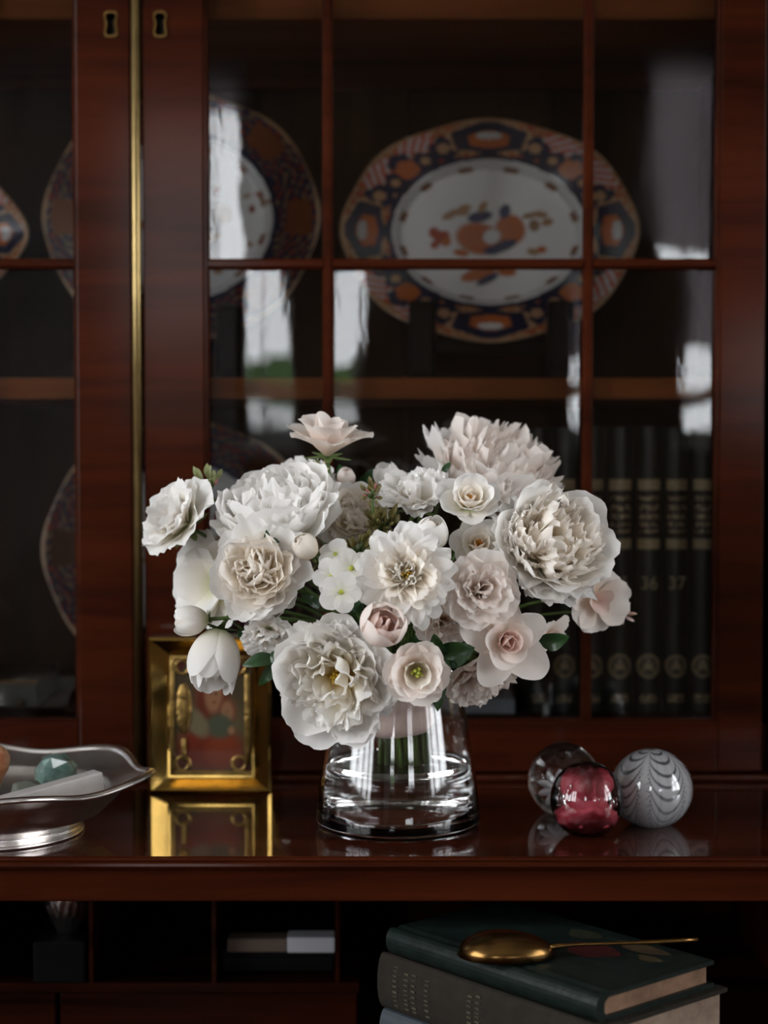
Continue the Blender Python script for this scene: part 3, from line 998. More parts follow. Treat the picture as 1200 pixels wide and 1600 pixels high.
def spine_book(px0, px1, pyt, D, num, label, k):
    x0, x1 = X(px0, D) + 0.0006, X(px1, D) - 0.0006
    z0, z1 = zfl, Z(pyt, D)
    xc, hw = (x0 + x1) / 2, (x1 - x0) / 2
    root = empty('leather_volume', (xc, D + 0.09, z0))
    tag(root, label, 'book', 'leather volumes in the bookcase')

    def arc(s):                                  # rounded spine, s in -1..1
        return D - 0.0 + 0.007 * (s * s)

    def strip(name, za, zb, mat, lift=0.0003, s0=-1.0, s1=1.0, n=8):
        v, f = [], []
        for q in range(n + 1):
            s = s0 + (s1 - s0) * q / n
            for zz in (za, zb): v.append((xc + s * hw, arc(s) - lift, zz))
        for q in range(n): f.append((2 * q, 2 * q + 2, 2 * q + 3, 2 * q + 1))
        link(name, mk(name, v, f, True), mat, root)
    # cover: spine arc and two boards
    v, f = [], []
    n = 10
    for zz in (z0, z1):
        for q in range(n + 1):
            s = -1 + 2 * q / n
            v.append((xc + s * hw, arc(s), zz))
        v.append((x1, D + 0.19, zz)); v.append((x1 - 0.003, D + 0.19, zz)); v.append((x1 - 0.003, D + 0.01, zz))
        v.append((x0 + 0.003, D + 0.01, zz)); v.append((x0 + 0.003, D + 0.19, zz)); v.append((x0, D + 0.19, zz))
    m = n + 7
    for q in range(m): f.append((q, (q + 1) % m, m + (q + 1) % m, m + q))
    f.append(tuple(range(m - 1, -1, -1))); f.append(tuple(range(m, 2 * m)))
    link('cover', mk('cover', v, f), M['leather_green'], root)
    box('pages', x0 + 0.003, x1 - 0.003, D + 0.010, D + 0.185, z0 + 0.003, z1 - 0.004, M['pages'], root)
    zz = lambda py: Z(py, D)
    strip('gilt_band', zz(766), zz(749), M['gilt'], 0.0004, -0.8, 0.8)
    strip('title_label', zz(838), zz(770), M['leather_label'], 0.0003, -0.86, 0.86)
    for (ya, yb) in ((782, 775), (798, 789), (811, 803), (823, 816), (833, 828)):
        strip('gilt_title_line', zz(ya), zz(yb), M['gilt_text'], 0.0006, -0.72, 0.72)
    strip('gilt_band', zz(858), zz(842), M['gilt'], 0.0004, -0.8, 0.8)
    # ring emblem: tooled circle with a small device in it
    ec, er = zz(1041), min((zz(1018) - zz(1064)) / 2, hw * 0.90)
    v, f = [], []
    nseg = 28
    for (ra, rb) in ((0.80, 1.0), (0.62, 0.68)):
        base = len(v)
        for q in range(nseg):
            a = 2 * PI * q / nseg
            for rr_ in (ra, rb):
                s = er * rr_ * math.cos(a) / hw * 0.93
                v.append((xc + s * hw, arc(s) - 0.0005, ec + er * rr_ * math.sin(a)))
        for q in range(nseg):
            q2 = (q + 1) % nseg
            f.append((base + 2 * q, base + 2 * q + 1, base + 2 * q2 + 1, base + 2 * q2))
    for (dx, dz, w_, h_) in ((0, 0.12, 0.16, 0.42), (0, -0.32, 0.46, 0.14), (-0.32, 0.05, 0.08, 0.24), (0.32, 0.05, 0.08, 0.24), (0, -0.1, 0.3, 0.1)):
        base = len(v)
        for (sx, sz) in ((-1, -1), (1, -1), (1, 1), (-1, 1)):
            xo = (dx + sx * w_ / 1.0) * er
            v.append((xc + xo, arc(xo / hw) - 0.0006, ec + (dz + sz * h_) * er))
        f.append((base, base + 1, base + 2, base + 3))
    link('gilt_emblem', mk('gilt_emblem', v, f), M['gilt'], root)
    strip('gilt_foot_line', zz(1098), zz(1085), M['gilt_text'], 0.0006, -0.62, 0.62)
    if num:
        cu = bpy.data.curves.new('number', 'FONT')
        cu.body = num; cu.size = 0.017; cu.align_x = 'CENTER'; cu.align_y = 'CENTER'; cu.extrude = 0.0002
        to = bpy.data.objects.new('tmp', cu)
        me = bpy.data.meshes.new_from_object(to)
        bpy.data.objects.remove(to)
        me.transform(Matrix.Translation(Vector((xc, D - 0.0006, zz(912)))) @ Matrix.Rotation(R(90), 4, 'X'))
        me.name = 'volume_number'
        link('volume_number', me, M['gilt'], root)


edges = [1122, 1080, 1038, 993, 948, 905, 863, 822]
nums = ['', '37', '36', '35', '', '', '']
labs = ['dark green leather volume at the end of the row by the door frame', 'dark green leather volume numbered thirty-seven in gilt',
        'dark green leather volume numbered thirty-six in gilt', 'dark green leather volume numbered thirty-five in gilt',
        'dark green leather volume behind the glazing bar', 'dark green leather volume second from the pale flat book',
        'dark green leather volume next to the pale flat book']
for k in range(7):
    spine_book(edges[k + 1], edges[k], [670, 668, 666, 667, 666, 668, 669][k], 1.625, nums[k], labs[k], k)

# ------------------------------------------------------------------ gilt icon leaning by the doors
IY = G(320, 1240, TOP).y
ix0, ix1 = X(229, IY), X(422, IY)
iw, ih = ix1 - ix0, (Z(997, IY) - TOP) / math.cos(R(3))
root = empty('gilt_icon', ((ix0 + ix1) / 2, IY, TOP), Matrix.Rotation(R(-0.8), 3, 'X'))
tag(root, 'gilt framed devotional icon of a veiled woman and child on the ledge', 'icon')
hx = iw / 2


def ring4(x, z0, z1, y): return [(-x, y, z0), (x, y, z0), (x, y, z1), (-x, y, z1)]


bw = iw * 0.145
v = ring4(hx, 0, ih, 0.030) + ring4(hx, 0, ih, 0.002) + ring4(hx - 0.0025, 0.0025, ih - 0.0025, 0.0) + \
    ring4(hx - bw, bw * 0.78, ih - bw * 0.95, 0.011) + ring4(hx - bw - 0.002, bw * 0.78 + 0.002, ih - bw * 0.95 - 0.002, 0.011)
f = []
for lv in range(4):
    for k in range(4):
        k2 = (k + 1) % 4
        f.append((lv * 4 + k, (lv + 1) * 4 + k, (lv + 1) * 4 + k2, lv * 4 + k2))
f.append((0, 1, 2, 3))
link('bevelled_frame', mk('bevelled_frame', v, f), M['gold'], root, True)
px_, pz0, pz1 = hx - bw - 0.002, bw * 0.78 + 0.002, ih - bw * 0.95 - 0.002
nx, nz = 70, 95
v, f = [], []
for j in range(nz + 1):
    for i in range(nx + 1):
        v.append((-px_ + 2 * px_ * i / nx, 0.0112, pz0 + (pz1 - pz0) * j / nz))
for j in range(nz):
    for i in range(nx):
        a = j * (nx + 1) + i
        f.append((a, a + 1, a + nx + 2, a + nx + 1))
V = np.array(v)
xx, yy = V[:, 0] / px_, (V[:, 2] - pz0) / (pz1 - pz0) * 2 - 1
col = np.tile(np.array((0.045, 0.032, 0.016)), (len(v), 1))
C_ = lambda *c: np.array(c) * 0.5
blob(col, xx, yy, 0.05, -0.35, 0.62, 0.50, C_(0.14, 0.11, 0.05), 0.0, 0.7)
blob(col, xx, yy, -0.05, -0.55, 0.62, 0.28, C_(0.20, 0.030, 0.012), 0.0, 0.7)
blob(col, xx, yy, 0.3, -0.6, 0.32, 0.2, C_(0.26, 0.05, 0.018), 0.0, 0.7)
blob(col, xx, yy, 0.02, 0.32, 0.30, 0.34, C_(0.17, 0.035, 0.018), 0.0, 0.7)
blob(col, xx, yy, -0.02, 0.08, 0.26, 0.22, C_(0.15, 0.032, 0.016), 0.4, 0.7)
blob(col, xx, yy, 0.07, 0.33, 0.16, 0.21, C_(0.36, 0.17, 0.085), 0.0, 0.7)
blob(col, xx, yy, 0.42, 0.06, 0.16, 0.17, C_(0.20, 0.07, 0.035), 0.0, 0.7)
blob(col, xx, yy, 0.40, 0.05, 0.105, 0.13, C_(0.36, 0.18, 0.09), 0.0, 0.7)
blob(col, xx, yy, 0.22, -0.18, 0.25, 0.15, C_(0.09, 0.10, 0.06), 0.0, 0.7)
blob(col, xx, yy, -0.35, -0.12, 0.25, 0.14, C_(0.20, 0.16, 0.09), -0.6, 0.7)
blob(col, xx, yy, 0.50, -0.25, 0.06, 0.05, C_(0.36, 0.18, 0.09), 0.0, 0.7)
for (ex, ey) in ((0.01, 0.37), (0.13, 0.36)): blob(col, xx, yy, ex, ey, 0.035, 0.02, C_(0.05, 0.02, 0.01))
blob(col, xx, yy, 0.09, 0.22, 0.04, 0.015, C_(0.2, 0.05, 0.03), 0.0, 0.7)
for (ex, ey) in ((0.37, 0.07), (0.43, 0.07)): blob(col, xx, yy, ex, ey, 0.02, 0.015, C_(0.06, 0.025, 0.012))
for sx in (-1, 1):
    for sy in (-1, 1): blob(col, xx, yy, sx * 0.80, sy * 0.86, 0.15, 0.10, C_(0.10, 0.022, 0.014))
link('painted_panel', mk('painted_panel', v, f, False, None, col), M['icon_paint'], root, True)


def gold_strip(x0, x1, z0, z1, name='gilt_relief', mat='gold_relief'):
    bm = bmesh.new(); bm_box(bm, x0, x1, 0.0095, 0.0115, z0, z1, 0.0007, 2)
    link(name, bm_mesh(name, bm, True), M[mat], root, True)


gold_strip(-px_, -px_ + 0.004, pz0, pz1); gold_strip(px_ - 0.006, px_ - 0.001, pz0 + 0.01, pz1 - 0.015)
gold_strip(-px_, px_, pz1 - 0.004, pz1); gold_strip(-px_, px_, pz0, pz0 + 0.004)
gold_strip(-px_ + 0.010, -px_ + 0.014, pz0 + 0.012, pz0 + 0.032)
bm = bmesh.new()                          # embossed halo plate left of the figures
bmesh.ops.create_uvsphere(bm, u_segments=24, v_segments=14, radius=1)
for q in bm.verts:
    q.co = Vector((-px_ * 0.66 + q.co.x * px_ * 0.20, 0.0112 + q.co.y * 0.002, (pz0 + pz1) / 2 + 0.006 + q.co.z * 0.022))
link('embossed_boss', bm_mesh('embossed_boss', bm, True), M['gold_relief'], root, True)
for sx in (-1, 1):
    for zq in (pz0 + 0.010, pz1 - 0.010):
        v, f = lathe([(0.0045, -0.0004), (0.0062, 0.0010), (0.0075, -0.0004)], 20)
        v = [(p[0] + sx * (px_ - 0.011), 0.0108 - p[2], p[1] + zq) for p in v]
        link('corner_medallion', mk('corner_medallion', v, f, True), M['gold_relief'], root, True)

# ------------------------------------------------------------------ glass vase with water
VC = P(622, 1289, 1.35); VC.z = TOP
root = empty('glass_vase', VC)
tag(root, 'clear tapered glass vase half filled with water holding the bouquet', 'vase')
outp = [(0.0, 0.0), (0.052, 0.0), (0.060, 0.0006), (0.0635, 0.0026), (0.0648, 0.0065), (0.0640, 0.016), (0.0610, 0.040), (0.0560, 0.074), (0.0500, 0.110), (0.0478, 0.1235), (0.0470, 0.1250)]
inp = [(0.0458, 0.1242), (0.0472, 0.110), (0.0532, 0.074), (0.0582, 0.040), (0.0608, 0.019), (0.0598, 0.0115), (0.0530, 0.0078), (0.030, 0.0066), (0.0, 0.0063)]
v, f = lathe(outp + inp, 72)
link('vase_glass', mk('vase_glass', v, f, True), M['glass'], root, True)
# water body, just inside the inner wall
WL = 0.0505
wp = [(0.0, 0.0065), (0.030, 0.0068), (0.0528, 0.0080), (0.0596, 0.0117), (0.0606, 0.019), (0.0580, 0.040), (0.0564, WL + 0.001), (0.0555, WL + 0.0002), (0.054, WL), (0.0, WL)]
v, f = lathe(wp, 72)
link('water', mk('water', v, f, True), M['water'], root, True)

# ------------------------------------------------------------------ three glass paperweights


def paperweight_base(name, label, px, py, D, r, flat=1.0):
    c = P(px, py, D)
    root = empty(name, (c.x, c.y, TOP))
    tag(root, label, 'paperweight')
    return root


def ball(r, h, nseg=96, nr=64, cut=0.10):
    """flattened sphere resting on a small flat base"""
    prof = []
    a0 = math.asin(1 - cut * 1.0)
    prof.append((0.0, 0.0))
    for k in range(nr + 1):
        a = -a0 + (PI / 2 + a0) * k / nr
        prof.append((max(r * math.cos(a), 0.0), (math.sin(a) + math.sin(a0)) / (1 + math.sin(a0)) * h))
    return lathe(prof, nseg)


rootw = paperweight_base('glass_paperweight', 'grey and white glass paperweight with combed feather swirls', 1018, 1228, 1.352, 0.032)
v, f = ball(0.0322, 0.0600, 200, 130)
V = np.array(v)
th = np.arccos(np.clip((V[:, 2] / 0.0600) * 2 - 1, -1, 1)); az = np.arctan2(V[:, 1], V[:, 0]) + 1.92
kk = 5
fr_ = (az / (2 * PI) * kk) % 1.0
u = np.abs(fr_ - 0.5) * 2                          # 0 in the middle of a swag, 1 on the rays between
wob = np.array([mnoise.noise(Vector((float(p[0]) * 45, float(p[1]) * 45, float(p[2]) * 45))) for p in V])
drop = np.sqrt(np.clip(1 - u * u, 0, 1))           # hanging loops
lev = th / (0.18 + 0.82 * drop)                     # the loops gather into the rays
s = np.sin(lev * 19.0 + wob * 1.8)
ray_ = np.sin(u * 16 + wob * 2.5 + th * 1.5)
inl = np.clip((drop - 0.35) / 0.3, 0, 1)
dark = np.clip((s - 0.40) / 0.5, 0, 1) * inl * np.clip(1.35 - th * 0.35, 0.35, 1) + 0.45 * np.clip((ray_ - 0.4) / 0.5, 0, 1) * (1 - inl * 0.6)
dark = np.clip(dark, 0, 1)[:, None]
col = np.array((0.33, 0.33, 0.345)) * (1 - dark) + np.array((0.045, 0.05, 0.052)) * dark
top = np.clip((0.14 - th) / 0.05, 0, 1)[:, None]
col = col * (1 - top) + np.array((0.03, 0.045, 0.04)) * top
link('marbled_glass', mk('marbled_glass', v, f, True, None, col), M['marbled'], rootw, True)

rootr = paperweight_base('glass_paperweight', 'clear glass paperweight with red petals and bubbles inside', 917, 1245, 1.318, 0.0278)
v, f = ball(0.0282, 0.0562, 64, 44)
link('clear_shell', mk('clear_shell', v, f, True), M['shell_glass'], rootr, True)
# red cushion at the bottom, a column and folded petals above it
bm = bmesh.new()
for (cx_, cy_, cz_, rx_, ry_, rz_) in ((0, 0, 0.0135, 0.0235, 0.0235, 0.0115),):
    r_ = bmesh.ops.create_icosphere(bm, subdivisions=4, radius=1)
    for q in r_['verts']:
        d = 1 + 0.16 * mnoise.noise(q.co * 3.0)
        q.co = Vector((cx_ + q.co.x * rx_ * d, cy_ + q.co.y * ry_ * d, cz_ + q.co.z * rz_ * d))
link('red_cushion', bm_mesh('red_cushion', bm, True), M['red_glass'], rootr, True)
for k in range(7):
    bm = bmesh.new()
    r_ = bmesh.ops.create_icosphere(bm, subdivisions=3, radius=1)
    a = 2 * PI * k / 6 + 0.3
    if k == 6: cx_, cy_, cz_, sc_ = 0, 0, 0.030, (0.0165, 0.0165, 0.020)
    else: cx_, cy_, cz_, sc_ = 0.0115 * math.cos(a), 0.0115 * math.sin(a), 0.0390, (0.0095, 0.0095, 0.0115)
    for q in r_['verts']:
        d = 1 + 0.22 * mnoise.noise(q.co * 2.5 + Vector((k * 5, 0, 0)))
        q.co = Vector((cx_ + q.co.x * sc_[0] * d, cy_ + q.co.y * sc_[1] * d, cz_ + q.co.z * sc_[2] * d))
    link('red_petal', bm_mesh('red_petal', bm, True), M['red_glass'], rootr, True)
rg = random.Random(3)
for k in range(6):
    bm = bmesh.new(); a = rg.uniform(PI * 1.05, PI * 1.95); z = rg.uniform(0.016, 0.040)
    bmesh.ops.create_uvsphere(bm, u_segments=12, v_segments=8, radius=rg.uniform(0.0007, 0.0016))
    rad = 0.0225 * math.sqrt(max(0.2, 1 - ((z - 0.028) / 0.028) ** 2))
    for q in bm.verts: q.co = Vector((q.co.x, q.co.y, q.co.z * 1.5)) + Vector((rad * math.cos(a), rad * math.sin(a), z))
    link('air_bubble', bm_mesh('air_bubble', bm, True), M['bubble'], rootr, True)

rootc = paperweight_base('glass_paperweight', 'clear glass paperweight with a small white flower inside behind the red one', 881, 1213, 1.397, 0.029)
v, f = ball(0.0290, 0.0570, 64, 44)
link('clear_ball', mk('clear_ball', v, f, True), M['glass'], rootc, True)
for k in range(9):
    bm = bmesh.new(); r_ = bmesh.ops.create_icosphere(bm, subdivisions=2, radius=1)
    a = 2 * PI * k / 9
    Mx = Matrix.Translation(Vector((-0.004, 0, 0.022))) @ Matrix.Rotation(a, 4, 'Y') @ Matrix.Translation(Vector((0.0055, 0, 0))) @ Matrix.Diagonal((0.006, 0.0022, 0.0022, 1))
    for q in r_['verts']: q.co = Mx @ q.co
    link('white_petal', bm_mesh('white_petal', bm, True), M['white_glass'], rootc, True)

# ------------------------------------------------------------------ silver bowl of stones
BC = G(-12, 1299, TOP)
rootb = empty('silver_bowl', BC)
tag(rootb, 'footed silver bowl with wavy rim filled with stones', 'bowl')
seg = 144


def bowl_lathe(prof, wavy0):
    v, f = [], []
    n = len(prof)
    for i in range(seg):
        a = 2 * PI * i / seg
        lob = math.cos(6 * a + 0.9)
        for (r, z) in prof:
            w = max(0.0, (r - wavy0) / (0.124 - wavy0))
            k = 1 + 0.045 * lob * w
            v.append((r * k * math.cos(a), r * k * math.sin(a), z + 0.0035 * lob * w))
    for i in range(seg):
        j = (i + 1) % seg
        for k in range(n - 1):
            f.append((i * n + k, j * n + k, j * n + k + 1, i * n + k + 1))
    return v, f


inner = [(0.0, 0.0165), (0.050, 0.0170), (0.072, 0.0200), (0.086, 0.0290), (0.0905, 0.0335), (0.0925, 0.0350), (0.096, 0.0358), (0.106, 0.0400), (0.116, 0.0445)]
v, f = bowl_lathe(inner, 0.088)
link('bowl_inside', mk('bowl_inside', v, f, True), M['silver'], rootb, True)
rimp = [(0.1155, 0.0442), (0.1165, 0.0462), (0.1190, 0.0474), (0.1225, 0.0468), (0.1240, 0.0448), (0.1225, 0.0432), (0.1185, 0.0425)]
v, f = bowl_lathe(rimp, 0.088)
link('rim', mk('rim', v, f, True), M['silver'], rootb, True)
outer = [(0.1190, 0.0428), (0.108, 0.0375), (0.100, 0.0320), (0.094, 0.0250), (0.084, 0.0160), (0.073, 0.0110), (0.068, 0.0085), (0.0675, 0.0070)]
v, f = bowl_lathe(outer, 0.088)
link('bowl_outside', mk('bowl_outside', v, f, True), M['silver'], rootb, True)
foot = [(0.0670, 0.0082), (0.0675, 0.0065), (0.0680, 0.0030), (0.0690, 0.0030), (0.0705, 0.0020), (0.0705, 0.0006), (0.069, 0.0), (0.0, 0.0)]
v, f = lathe(foot, 96)
link('foot', mk('foot', v, f, True), M['silver'], rootb, True)


from mathutils.bvhtree import BVHTree
RESTS = []
for q_ in ('bowl_inside', 'rim'):
    me_ = bpy.data.objects[q_].data
    RESTS.append(BVHTree.FromPolygons([BC + v_.co for v_ in me_.vertices], [tuple(p_.vertices) for p_ in me_.polygons]))


def settle(o, Mx):
    """lower a thing into the bowl until it touches what lies there already"""
    me_ = o.data
    ps = [tuple(p_.vertices) for p_ in me_.polygons]
    base = [Mx @ v_.co for v_ in me_.vertices]
    up = 0.06
    while up > -0.06:
        t_ = BVHTree.FromPolygons([b_ + Vector((0, 0, up)) for b_ in base], ps)
        if any(t_.overlap(r_) for r_ in RESTS): break
        up -= 0.0004
    RESTS.append(BVHTree.FromPolygons([b_ + Vector((0, 0, up)) for b_ in base], ps))
    o.matrix_world = Matrix.Translation(Vector((0, 0, up))) @ Mx
    return up


def stone(name, label, dx, dy, size, rot, mat, seed, facets=0.0, sub=3):
    bm = bmesh.new()
    bmesh.ops.create_icosphere(bm, subdivisions=sub, radius=1)
    for q in bm.verts:
        d = 1 + 0.28 * mnoise.noise(q.co * 1.3 + Vector((seed, seed * 2, 0))) + 0.10 * mnoise.noise(q.co * 4 + Vector((seed, 0, 0)))
        q.co = q.co * d
        if facets: q.co = Vector([math.copysign(abs(c) ** facets, c) for c in q.co])
    Mx = Matrix.Rotation(rot[2], 4, 'Z') @ Matrix.Rotation(rot[1], 4, 'Y') @ Matrix.Rotation(rot[0], 4, 'X') @ Matrix.Diagonal((*size, 1))
    for q in bm.verts: q.co = Mx @ q.co
    me = bm_mesh(name, bm, facets == 0)
    o = link(name, me, mat)
    c_ = BC + Vector((dx, dy, 0.03))
    tag(o, label, 'stone')
    settle(o, Matrix.Translation(c_))
    return o


def zloc(o, z):
    o.location.z = z


m_or = pm('orange_agate', (0.19, 0.055, 0.016), 0.35, var=0.6, vscale=140, coat=0.3, vcol=(0.34, 0.18, 0.10))
m_gr = pm('green_fluorite', (0.055, 0.105, 0.085), 0.15, var=0.4, vscale=80, coat=0.8, vcol=(0.15, 0.23, 0.21))
m_bg = pm('beige_pebble', (0.24, 0.165, 0.12), 0.5, var=0.3, vscale=80)
m_gy = pm('grey_rough_stone', (0.17, 0.135, 0.11), 0.9, var=0.5, vscale=220, bump=0.8)
m_sel = pm('white_selenite', (0.40, 0.375, 0.36), 0.4, var=0.12, vscale=90, bump=0.15)
m_dk = pm('dark_sage_stone', (0.11, 0.12, 0.09), 0.6, var=0.4, vscale=100)
stone('agate_stone', 'orange banded agate stone in the silver bowl', -0.008, 0.028, (0.013, 0.011, 0.024), (0.3, 0.35, 0.2), m_or, 1, 0.75)
stone('fluorite_stone', 'translucent green fluorite lump in the silver bowl', 0.042, 0.036, (0.0155, 0.0120, 0.0190), (0.4, 0.2, 0.4), m_gr, 5, 0.72, 2)
stone('pebble', 'smooth beige pebble beside the green fluorite', 0.066, 0.014, (0.0105, 0.009, 0.0095), (0, -0.3, 0.2), m_bg, 9)
stone('pebble', 'sage green flat stone in front of the green fluorite', 0.026, 0.006, (0.0130, 0.009, 0.0110), (0, 0.1, 0.1), m_dk, 12, 0.8)
stone('rough_stone', 'rough grey stone tucked behind the white crystal bar', 0.026, -0.018, (0.016, 0.009, 0.0060), (0.1, -0.25, 0.2), m_gy, 17, 0.8)
stone('rough_stone', 'small pale stone by the tip of the white crystal bar', -0.004, -0.016, (0.009, 0.008, 0.009), (0.1, 0.3, 0.2), m_bg, 23, 0.8)
# long white selenite bar lying across the stones
pa, pb = P(-4, 1262, 1.272), P(156, 1228, 1.318)
ax = (pb - pa); ln = ax.length; ax.normalize()
sd = ax.cross(Vector((0, 0, 1))).normalized(); upv = sd.cross(ax)
Mx = Matrix((ax, -sd, upv)).transposed().to_4x4(); Mx.translation = (pa + pb) / 2
bm = bmesh.new()
bm_box(bm, -ln / 2, ln / 2, -0.008, 0.008, -0.0070, 0.0070, 0.0015, 2)
for q in bm.verts:
    t = q.co.x / ln + 0.5
    q.co.z *= 0.45 + 0.75 * t
    q.co += Vector((0, 0, 0.0012 * mnoise.noise(q.co * 120)))
o = link('crystal_bar', bm_mesh('crystal_bar', bm), m_sel)
settle(o, Mx)
tag(o, 'long white selenite crystal bar lying across the silver bowl', 'crystal')

# ------------------------------------------------------------------ books stacked on the writing flap
c0 = P(935, 1556, 1.10)
zt = c0.z
cl, cr = G(606, 1450, zt), G(1086, 1492, zt)
d1 = (cl - c0); d1.z = 0; len1 = d1.length; d1.normalize()
d2 = Vector((d1.y, -d1.x, 0))
if d2.dot(cr - c0) < 0: d2 = -d2
len2 = (cr - c0).dot(d2)


def flat_book(name, label, corner, l1, l2, ztop, th, cover, pages, round_spine=True, board=0.003, group='books stacked on the writing flap'):
    """corner: front corner (x,y); the spine runs along d1, the tail edge along d2"""
    root = empty(name, (corner.x, corner.y, ztop - th))
    tag(root, label, 'book', group)
    Mb = Matrix((d1, d2, Vector((0, 0, 1)))).transposed().to_4x4()
    Mb.translation = Vector((corner.x, corner.y, ztop - th))
    n = 10
    prof = []
    for k in range(n + 1):                        # rounded back
        a = -PI / 2 + PI * k / n
        prof.append((0.004 - 0.006 * math.cos(a), th / 2 + math.sin(a) * th / 2))
    prof = prof + [(0.009, th - 0.0012), (0.013, th), (l2, th), (l2, th - board), (0.010, th - board), (0.006, th - board - 0.003),
                   (0.006, board + 0.003), (0.010, board), (l2, board), (l2, 0), (0.013, 0), (0.009, 0.0012)]
    v, f = [], []
    m = len(prof)
    for xx_ in (0, l1):
        for (y, z) in prof: v.append(Mb @ Vector((xx_, y, z)))
    for k in range(m): f.append((k, (k + 1) % m, m + (k + 1) % m, m + k))
    f.append(tuple(range(m - 1, -1, -1))); f.append(tuple(range(m, 2 * m)))
    me = mk('cover', v, f)
    bmx = bmesh.new(); bmx.from_mesh(me); bmesh.ops.triangulate(bmx, faces=[q for q in bmx.faces if len(q.verts) > 4]); bmx.to_mesh(me); bmx.free()
    link('cover', me, cover, root)
    bm = bmesh.new()
    bm_box(bm, 0.0035, l1 - 0.0035, 0.004, l2 - 0.004, board * 0.9, th - board * 0.9, 0, 1, Mb)
    link('pages', bm_mesh('pages', bm), pages, root)
    return root, Mb


t1 = 0.0185
r1, Mb1 = flat_book('green_cloth_book', 'dark green cloth book on top of the stack under the gilt spoon', Vector((c0.x, c0.y, 0)), len1, len2, zt, t1, M['cloth_green'], M['pages'])
# the patterned front board
v = [Mb1 @ Vector(p) for p in ((0.004, 0.016, t1 + 0.0003), (len1 - 0.004, 0.016, t1 + 0.0003), (len1 - 0.004, len2 - 0.003, t1 + 0.0003), (0.004, len2 - 0.003, t1 + 0.0003))]
link('front_board', mk('front_board', v, [(0, 1, 2, 3)]), M['cloth_green'], r1)
for (u, w, ru, rw, c) in ((0.07, 0.07, 0.020, 0.016, (0.10, 0.012, 0.010)), (0.05, 0.10, 0.022, 0.009, (0.13, 0.085, 0.04)), (0.10, 0.095, 0.014, 0.010, (0.05, 0.05, 0.025)), (0.03, 0.085, 0.010, 0.006, (0.10, 0.07, 0.03))):
    v = [Mb1 @ Vector((u + ru * math.cos(a) * (1 + 0.2 * math.sin(3 * a)), w + rw * math.sin(a), t1 + 0.0006)) for a in [2 * PI * k / 24 for k in range(24)]]
    link('cover_motif', mk('cover_motif', v, [tuple(range(24))]), pm('cover_motif_ink', tuple(q * 0.4 for q in c), 0.5, var=0.5, vscale=200), r1)
c2 = c0 + d1 * 0.003 - d2 * 0.004
t2 = 0.041
l2b, w2b = len1 + 0.012, len2 + 0.010
r2, Mb2 = flat_book('grey_cloth_book', 'thick worn grey cloth book lying under the green cloth book', Vector((c2.x - d1.x * 0.010, c2.y - d1.y * 0.010, 0)), l2b, w2b, zt - t1, t2, M['cloth_grey'], M['pages2'])
m_let = pm('faded_lettering', (0.055, 0.047, 0.028), 0.7)
rg = random.Random(8)
for (row, u) in enumerate((0.020, 0.032, 0.040, 0.054, 0.098, 0.106)):       # faded stamped lines across the spine
    zc_ = 0.006
    while zc_ < t2 - 0.006:
        hgt = rg.uniform(0.0012, 0.0030)
        yb = 0.004 - 0.0065 * math.sqrt(max(0.05, 1 - ((zc_ - t2 / 2) / (t2 / 2)) ** 2))
        bm = bmesh.new()
        bm_box(bm, l2b - u - 0.0022, l2b - u + 0.0022, yb - 0.0004, yb + 0.0006, zc_, zc_ + hgt * 0.5, 0, 1, Mb2)
        link('stamped_letter', bm_mesh('stamped_letter', bm), m_let, r2)
        zc_ += hgt + rg.uniform(0.0012, 0.0022)
t3 = 0.034
c3 = c2 + d1 * 0.0
flat_book('blue_cloth_book', 'dark blue book below the thick grey book', Vector((c3.x - d1.x * 0.006, c3.y - d1.y * 0.006, 0)), l2b - 0.006, w2b - 0.004, zt - t1 - t2, t3, M['cloth_blue'], M['pages'])
t4 = zt - t1 - t2 - t3 - DESK
flat_book('brown_cloth_book', 'brown book at the bottom of the stack on the writing flap', Vector((c3.x - d1.x * 0.012, c3.y - d1.y * 0.012, 0)), l2b + 0.004, w2b + 0.006, zt - t1 - t2 - t3, t4, M['leather_label'], M['pages'])

# gilt spoon lying bowl down on the green book
sa, sb, sh = G(716, 1478, zt + 0.006), G(866, 1484, zt + 0.006), G(1090, 1468, zt + 0.010)
root = empty('gilt_spoon', ((sa + sb) / 2).to_tuple()[:2] + (zt,))
tag(root, 'gilt spoon lying bowl down on the green cloth book', 'spoon')
ax = sb - sa; ax.z = 0; sl = ax.length; ax.normalize(); ay = Vector((-ax.y, ax.x, 0))
v, f = [], []
nu, nv = 28, 12
for j in range(nv + 1):
    rr_ = j / nv
    for i in range(nu):
        a = 2 * PI * i / nu
        wid = 0.36 * sl * (1 - 0.22 * math.cos(a))
        p = (sa + sb) / 2 + ax * (math.cos(a) * rr_ * sl / 2) + ay * (math.sin(a) * rr_ * wid)
        p.z = zt + 0.0012 + 0.0150 * math.sqrt(max(0, 1 - rr_ ** 2.2))
        v.append(p)
for j in range(nv):
    for i in range(nu):
        i2 = (i + 1) % nu
        f.append((j * nu + i, j * nu + i2, (j + 1) * nu + i2, (j + 1) * nu + i))
m_sp = pm('spoon_gilt', (0.21, 0.115, 0.038), 0.25, 1.0, var=0.4, vscale=60)
o = link('spoon_bowl', mk('spoon_bowl', v, f, True), m_sp, root)
md = o.modifiers.new('thickness', 'SOLIDIFY'); md.thickness = 0.0012; md.offset = -1
hp = bez(sb - ax * 0.004 + Vector((0, 0, 0.001)), sb + ax * 0.012 + Vector((0, 0, 0.006)), sb + (sh - sb) * 0.4, sh, 14)
for q in hp: q.z = max(q.z, zt + 0.004)
v, f = tube(hp, [0.0022] * 3 + [0.0013] * 8 + [0.0018] * 4, 8)
link('spoon_handle', mk('spoon_handle', v, f, True), m_sp, root)

